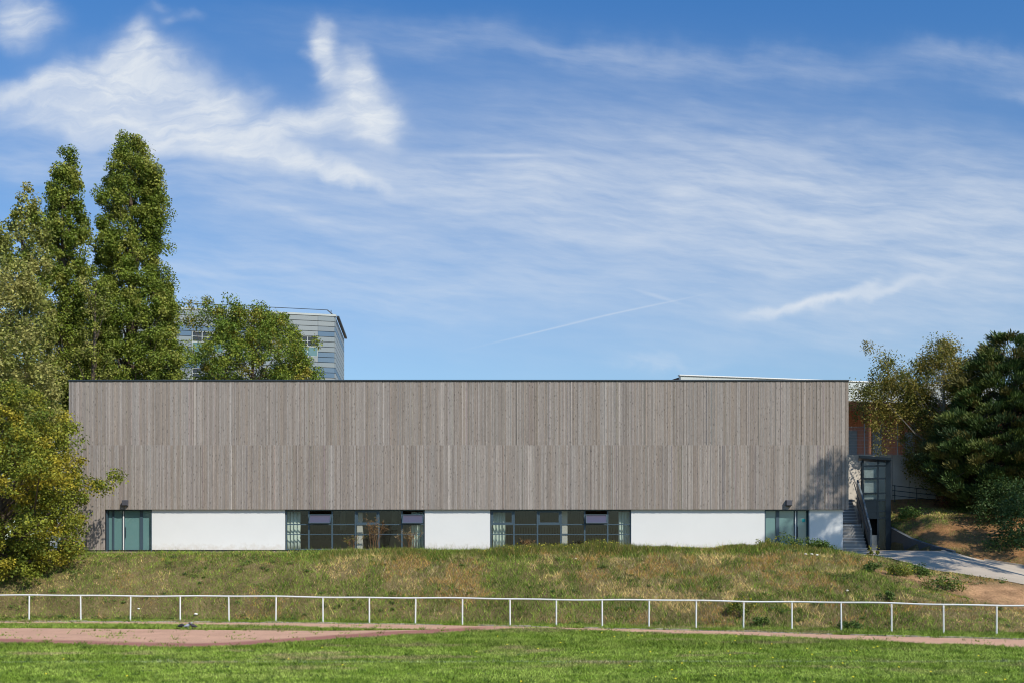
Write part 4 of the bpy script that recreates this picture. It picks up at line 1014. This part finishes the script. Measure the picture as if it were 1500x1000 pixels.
# dandelions
n = 90; y = rs.uniform(24,40,n); x = rs.uniform(-.5,.5,n)*y; kp = ~track_mask(x,y) & (y < fenceY(x)-1.5) & ((x>-2)|(rs.rand(n)<.35)); x=x[kp];y=y[kp];n=len(x)
nn = np.tile([[0,-.5,.85]],(n,1)); nn = nn/np.linalg.norm(nn,axis=1)[:,None]
o = leaves_mesh('dandelions', np.stack([x,y,np.full(n,.075)],1), nn, np.full(n,.065), np.tile([[.75,.62,.04]],(n,1)), M['leaf'], None, aspect=.5, rs=rs)
tag(o, 'tiny yellow dandelion heads scattered in the lawn', 'flowers', kind='stuff')
# bank grass
def bank(n, seed, hmin, hmax, wd_, lean, mode):
    rs = np.random.RandomState(seed)
    x = rs.uniform(-34, 36, n); y = rs.uniform(36, 66, n)
    toe = fenceY(x)+.35
    ok = (y > toe) & ~on_path(x, y) & ~((x < 18.2) & (y > 52.7)) & (np.abs(x) < .56*y+3) & ~((x < np.interp(y,_wy,_wx)+.2) & (x > 17.5) & (y > 53.2)) & (y < 63.7)
    sw = soil_w(x, y); ow = orange_w(x, y)
    ok &= rs.rand(n) > sw*.55; ok &= rs.rand(n) > ow*.66
    ok &= ~((y > 51.5) & (x < PX(475,52)) & (rs.rand(n) < .85))
    x = x[ok]; y = y[ok]; n = len(x); sw = sw[ok]; ow = ow[ok]; z = height(x, y)
    a = fbm(x*.28, y*.5, 61); b = fbm(x*1.1, y*1.1, 62); c = fbm(x*3, y*3, 63); e = fbm(x*.6+5, y*.6, 64)
    green = np.array([.20,.275,.045]); dgreen = np.array([.11,.165,.030]); straw = np.array([.66,.49,.20]); rust = np.array([.38,.22,.065]); olive = np.array([.27,.24,.085]); grey = np.array([.46,.37,.22])
    tt = fenceY(x)+.35; rel = np.clip((y-tt)/(50.5-tt),0,1.2)
    gw = sstep(a*.5+b*.5, .46, .56)+.5*sstep(rel,.88,1.05)+.75*(1-sstep(rel,.0,.12))+.35*sstep(-x,4,16)
    gw = np.clip(gw, 0, 1)
    r = rs.rand(n)
    dryc = np.where((e > .56)[:,None], straw, np.where((e < .43)[:,None], rust*.9+straw*.15, olive))
    dryc = np.where((rs.rand(n) < .18)[:,None], grey, dryc)
    gc = np.where((b > .55)[:,None], dgreen, green)
    gc = np.where((rs.rand(n) < .2)[:,None], green*1.35, gc)
    isg = (r < .20+.72*gw)
    cl_ = fbm(x*4.5, y*4.5, 66)
    col = np.where(isg[:,None], gc, dryc)*rs.uniform(.5,1.5,(n,1))*(1.15*(.62+.76*cl_))[:,None]
    tan = np.where((rs.rand(n) < .82)[:,None], np.array([.66,.44,.25]), np.array([.20,.22,.07])); col = np.where((sw > .35)[:,None], tan*rs.uniform(.4,1.35,(n,1)), col); hh_s = np.where(sw > .35, .45, 1.0)
    oc = np.where((rs.rand(n) < .55)[:,None], np.array([.30,.17,.08]), np.array([.17,.23,.05])); col = np.where((ow > .3)[:,None], oc*rs.uniform(.7,1.3,(n,1)), col)
    hh = (hmin+(hmax-hmin)*rs.rand(n)**1.6)*(.55+.9*b)*(1-.6*np.maximum(sw, ow))*(.6+.4*sstep(rel,0,.15))
    hh *= hh_s
    hh *= .7+.7*fbm(x*4.5, y*4.5, 66)
    hh *= np.where((x < PX(420,51)) , .7, 1.0)*np.where(x > PX(1235,51), .55, 1.0)
    return x, y, z, hh, wd_*(.6+.8*rs.rand(n)), lean, col
o = tri_blades('bank_grass', *bank(980000, 5, .05, .20, .022, .8, 0)); tag(o, 'rough green and straw-coloured grass covering the bank', 'grass', kind='stuff')
o = tri_blades('dry_grass', *bank(60000, 6, .18, .45, .018, .55, 1)); tag(o, 'taller dry grass stems on the bank', 'grass', kind='stuff')
# flowering fringe along the crest before the windows
rs = np.random.RandomState(8)
n = 42000; x = rs.uniform(PX(470,50.6), PX(1215,50.6), n); y = 50.6+rs.normal(size=n)*.55; b = fbm(x*.9, y*.9, 71); px_ = 750+F*x/50.6
amp = np.interp(px_, [470,520,620,640,710,730,800,840,900,925,950,1100,1120,1215], [.2,.24,.22,.18,.18,.40,.42,.4,.68,.48,.25,.22,.4,.3])
hh = amp*(.25+.75*rs.rand(n))*(.4+1.1*b)
kp = y < 52.4; x,y,hh,b,px_ = x[kp],y[kp],hh[kp],b[kp],px_[kp]; n = len(x)
pal = np.array([(.17,.19,.04),(.24,.22,.06),(.11,.16,.04),(.30,.22,.09),(.13,.18,.04)])
col = pal[rs.randint(0,5,n)]*rs.uniform(.7,1.3,(n,1))
o = tri_blades('crest_weeds', x, y, height(x,y), hh, .028*np.ones(n), .45, col); tag(o, 'fringe of tall weeds along the top of the bank before the windows', 'weeds', kind='stuff')
n = 1500; x = rs.uniform(PX(700,50.6), PX(1210,50.6), n); px_ = 750+F*x/50.6
y = 50.5+rs.normal(size=n)*.4; amp2 = np.interp(px_, [700,730,800,840,900,940,1110,1130,1210],[.2,.42,.45,.4,.65,.25,.2,.5,.25]); kp = rs.rand(n) < amp2; x,y,amp2 = x[kp],y[kp],amp2[kp]; n = len(x)
P = np.stack([x,y,height(x,y)+amp2*(.35+.6*rs.rand(n))],1)
o = leaves_mesh('yellow_flowers', P, rnd_dirs(rs,n), np.full(n,.055), np.tile([[.62,.55,.06]],(n,1))*rs.uniform(.6,1.1,(n,1)), M['leaf'], None, aspect=.5, rs=rs); tag(o, 'small yellow flower heads over the weeds before the right window', 'flowers', kind='stuff')

def rosettes(name, label, X, Y, rad, h, per, size, pal, seed):
    rs = np.random.RandomState(seed); n = len(X); C = np.stack([X, Y, height(X, Y)+h*.5], 1)
    P, nr, sz, cl = make_crown(rs, C, rad, per, size, pal, jit=.45, flat=.45, up=1.0)
    return tag(leaves_mesh(name, P, nr, sz, cl, M['leaf'], None, rs=rs, aspect=.3), label, 'weeds', kind='stuff')
rs = np.random.RandomState(123)
n = 620; X = rs.uniform(-27, 24, n); Y = fenceY(X)+.6+(50.6-fenceY(X))*rs.rand(n)
kp = ((fbm(X*.5, Y*.8, 201) > .47) | (Y < fenceY(X)+1.3)) & ~on_path(X, Y) & (np.abs(X) < .56*Y); X, Y = X[kp], Y[kp]
rosettes('bank_weeds', 'low broad-leaved weeds scattered through the grass of the bank', X, Y, rs.uniform(.10,.34,len(X)), .09, 55, .075, [(.10,.17,.035),(.07,.12,.03),(.16,.23,.05),(.20,.22,.05)], 124)
n = 420; Y = rs.uniform(25.5, 41, n); X = rs.uniform(-.5,.5,n)*Y
kp = ~track_mask(X, Y-.1) & ~track_mask(X, Y+.15) & (Y < fenceY(X)-.8) & (fbm(X*.4, Y*.6, 211) > .5); X, Y = X[kp], Y[kp]
rosettes('lawn_weeds', 'dark low weeds dotted in the mown field grass', X, Y, rs.uniform(.05,.16,len(X)), .07, 30, .045, [(.10,.17,.035),(.075,.13,.03),(.15,.23,.05)], 125)

# white stones on the bank
def stone(px, py_, yy, r, label, group=None, seed=0):
    x = PX(px, yy); z = float(height(x, yy)); rr = np.random.RandomState(seed+int(px)); V = []; Fq = []
    nu, nv = 8, 6
    for j in range(nv+1):
        ph_ = math.pi*j/nv
        for i in range(nu):
            t = 2*math.pi*i/nu; q = r*(1+.3*(rr.rand()-.5)) if 0 < j < nv else r
            V.append((x+q*1.3*math.sin(ph_)*math.cos(t), yy+q*math.sin(ph_)*math.sin(t), z+r*1.1+q*.75*math.cos(ph_)))
    for j in range(nv):
        for i in range(nu): Fq.append((j*nu+i, (j+1)*nu+i, (j+1)*nu+(i+1)%nu, j*nu+(i+1)%nu))
    return tag(mesh_np('stone', V, Fq, M['stone']), label, 'stone', group or 'white stones lying on the bank')
for a in (1180, 1189, 1197): stone(a, 822, 48.9+(a-1180)*.01, .06, 'white stone in the row of three on the bank below the right glass door', seed=1)
stone(1241, 875, 43.8, .05, 'single white stone just above the railing near the tan soil', seed=2)
stone(203, 0, 46.4, .05, 'small white stone low on the bank below the left glass door', seed=3)
stone(843, 0, 48.6, .045, 'small white stone on the bank under the right window', seed=4)
stone(287, 0, 45.9, .07, 'flat white stone behind the railing above the pigeons', seed=5)

# pigeons at the track edge
def pigeon(px, pyf, face, colb, label, head_down=False):
    x, y = gxy(px, pyf); x = float(x); y = float(y); cs = []
    prof = [(-.17,.005,.10),(-.12,.03,.11),(-.06,.055,.125),(0,.068,.14),(.06,.06,.15),(.10,.038,.185),(.125,.028,.215),(.145,.030,.24),(.168,.022,.243),(.185,.008,.236),(.20,.003,.228)]
    if head_down: prof = prof[:5]+[(.10,.04,.135),(.13,.03,.10),(.15,.03,.075),(.165,.022,.055),(.175,.008,.035),(.18,.003,.02)]
    V = []; Fq = []; n = 10
    for (u, r, z) in prof:
        for i in range(n):
            t = 2*math.pi*i/n; V.append((u*face, math.cos(t)*r, z+math.sin(t)*r))
    for j in range(len(prof)-1):
        for i in range(n): q = j*n+i; w_ = j*n+(i+1)%n; Fq.append((q, w_, w_+n, q+n) if face > 0 else (q, q+n, w_+n, w_))
    for sgn in (-.022, .022):
        b0 = len(V)
        for (lx_, lz) in ((.01,.09),(.015,0.0)):
            for dx_, dy_ in ((-.006,-.006),(.006,-.006),(.006,.006),(-.006,.006)): V.append(((lx_+dx_)*face, sgn+dy_, lz))
        for i in range(4): Fq.append((b0+i, b0+(i+1)%4, b0+4+(i+1)%4, b0+4+i))
    V = np.array(V)+np.array([x, y, .01])
    o = mesh_np('pigeon', V, Fq, mat('pigeon_'+label.split()[0], colb, rough=.7, var=.5, vscale=18), smooth=True)
    return tag(o, label, 'pigeon', 'pigeons at the edge of the red track')
pigeon(265.5, 920.5, 1, (.03,.03,.035), 'dark pigeon feeding on the far left of the three at the track edge', True)
pigeon(275, 920.8, 1, (.33,.36,.42), 'pale grey pigeon between two dark ones at the track edge')
pigeon(283, 921.0, -1, (.05,.045,.05), 'dark brownish pigeon to the right of the pale grey one')
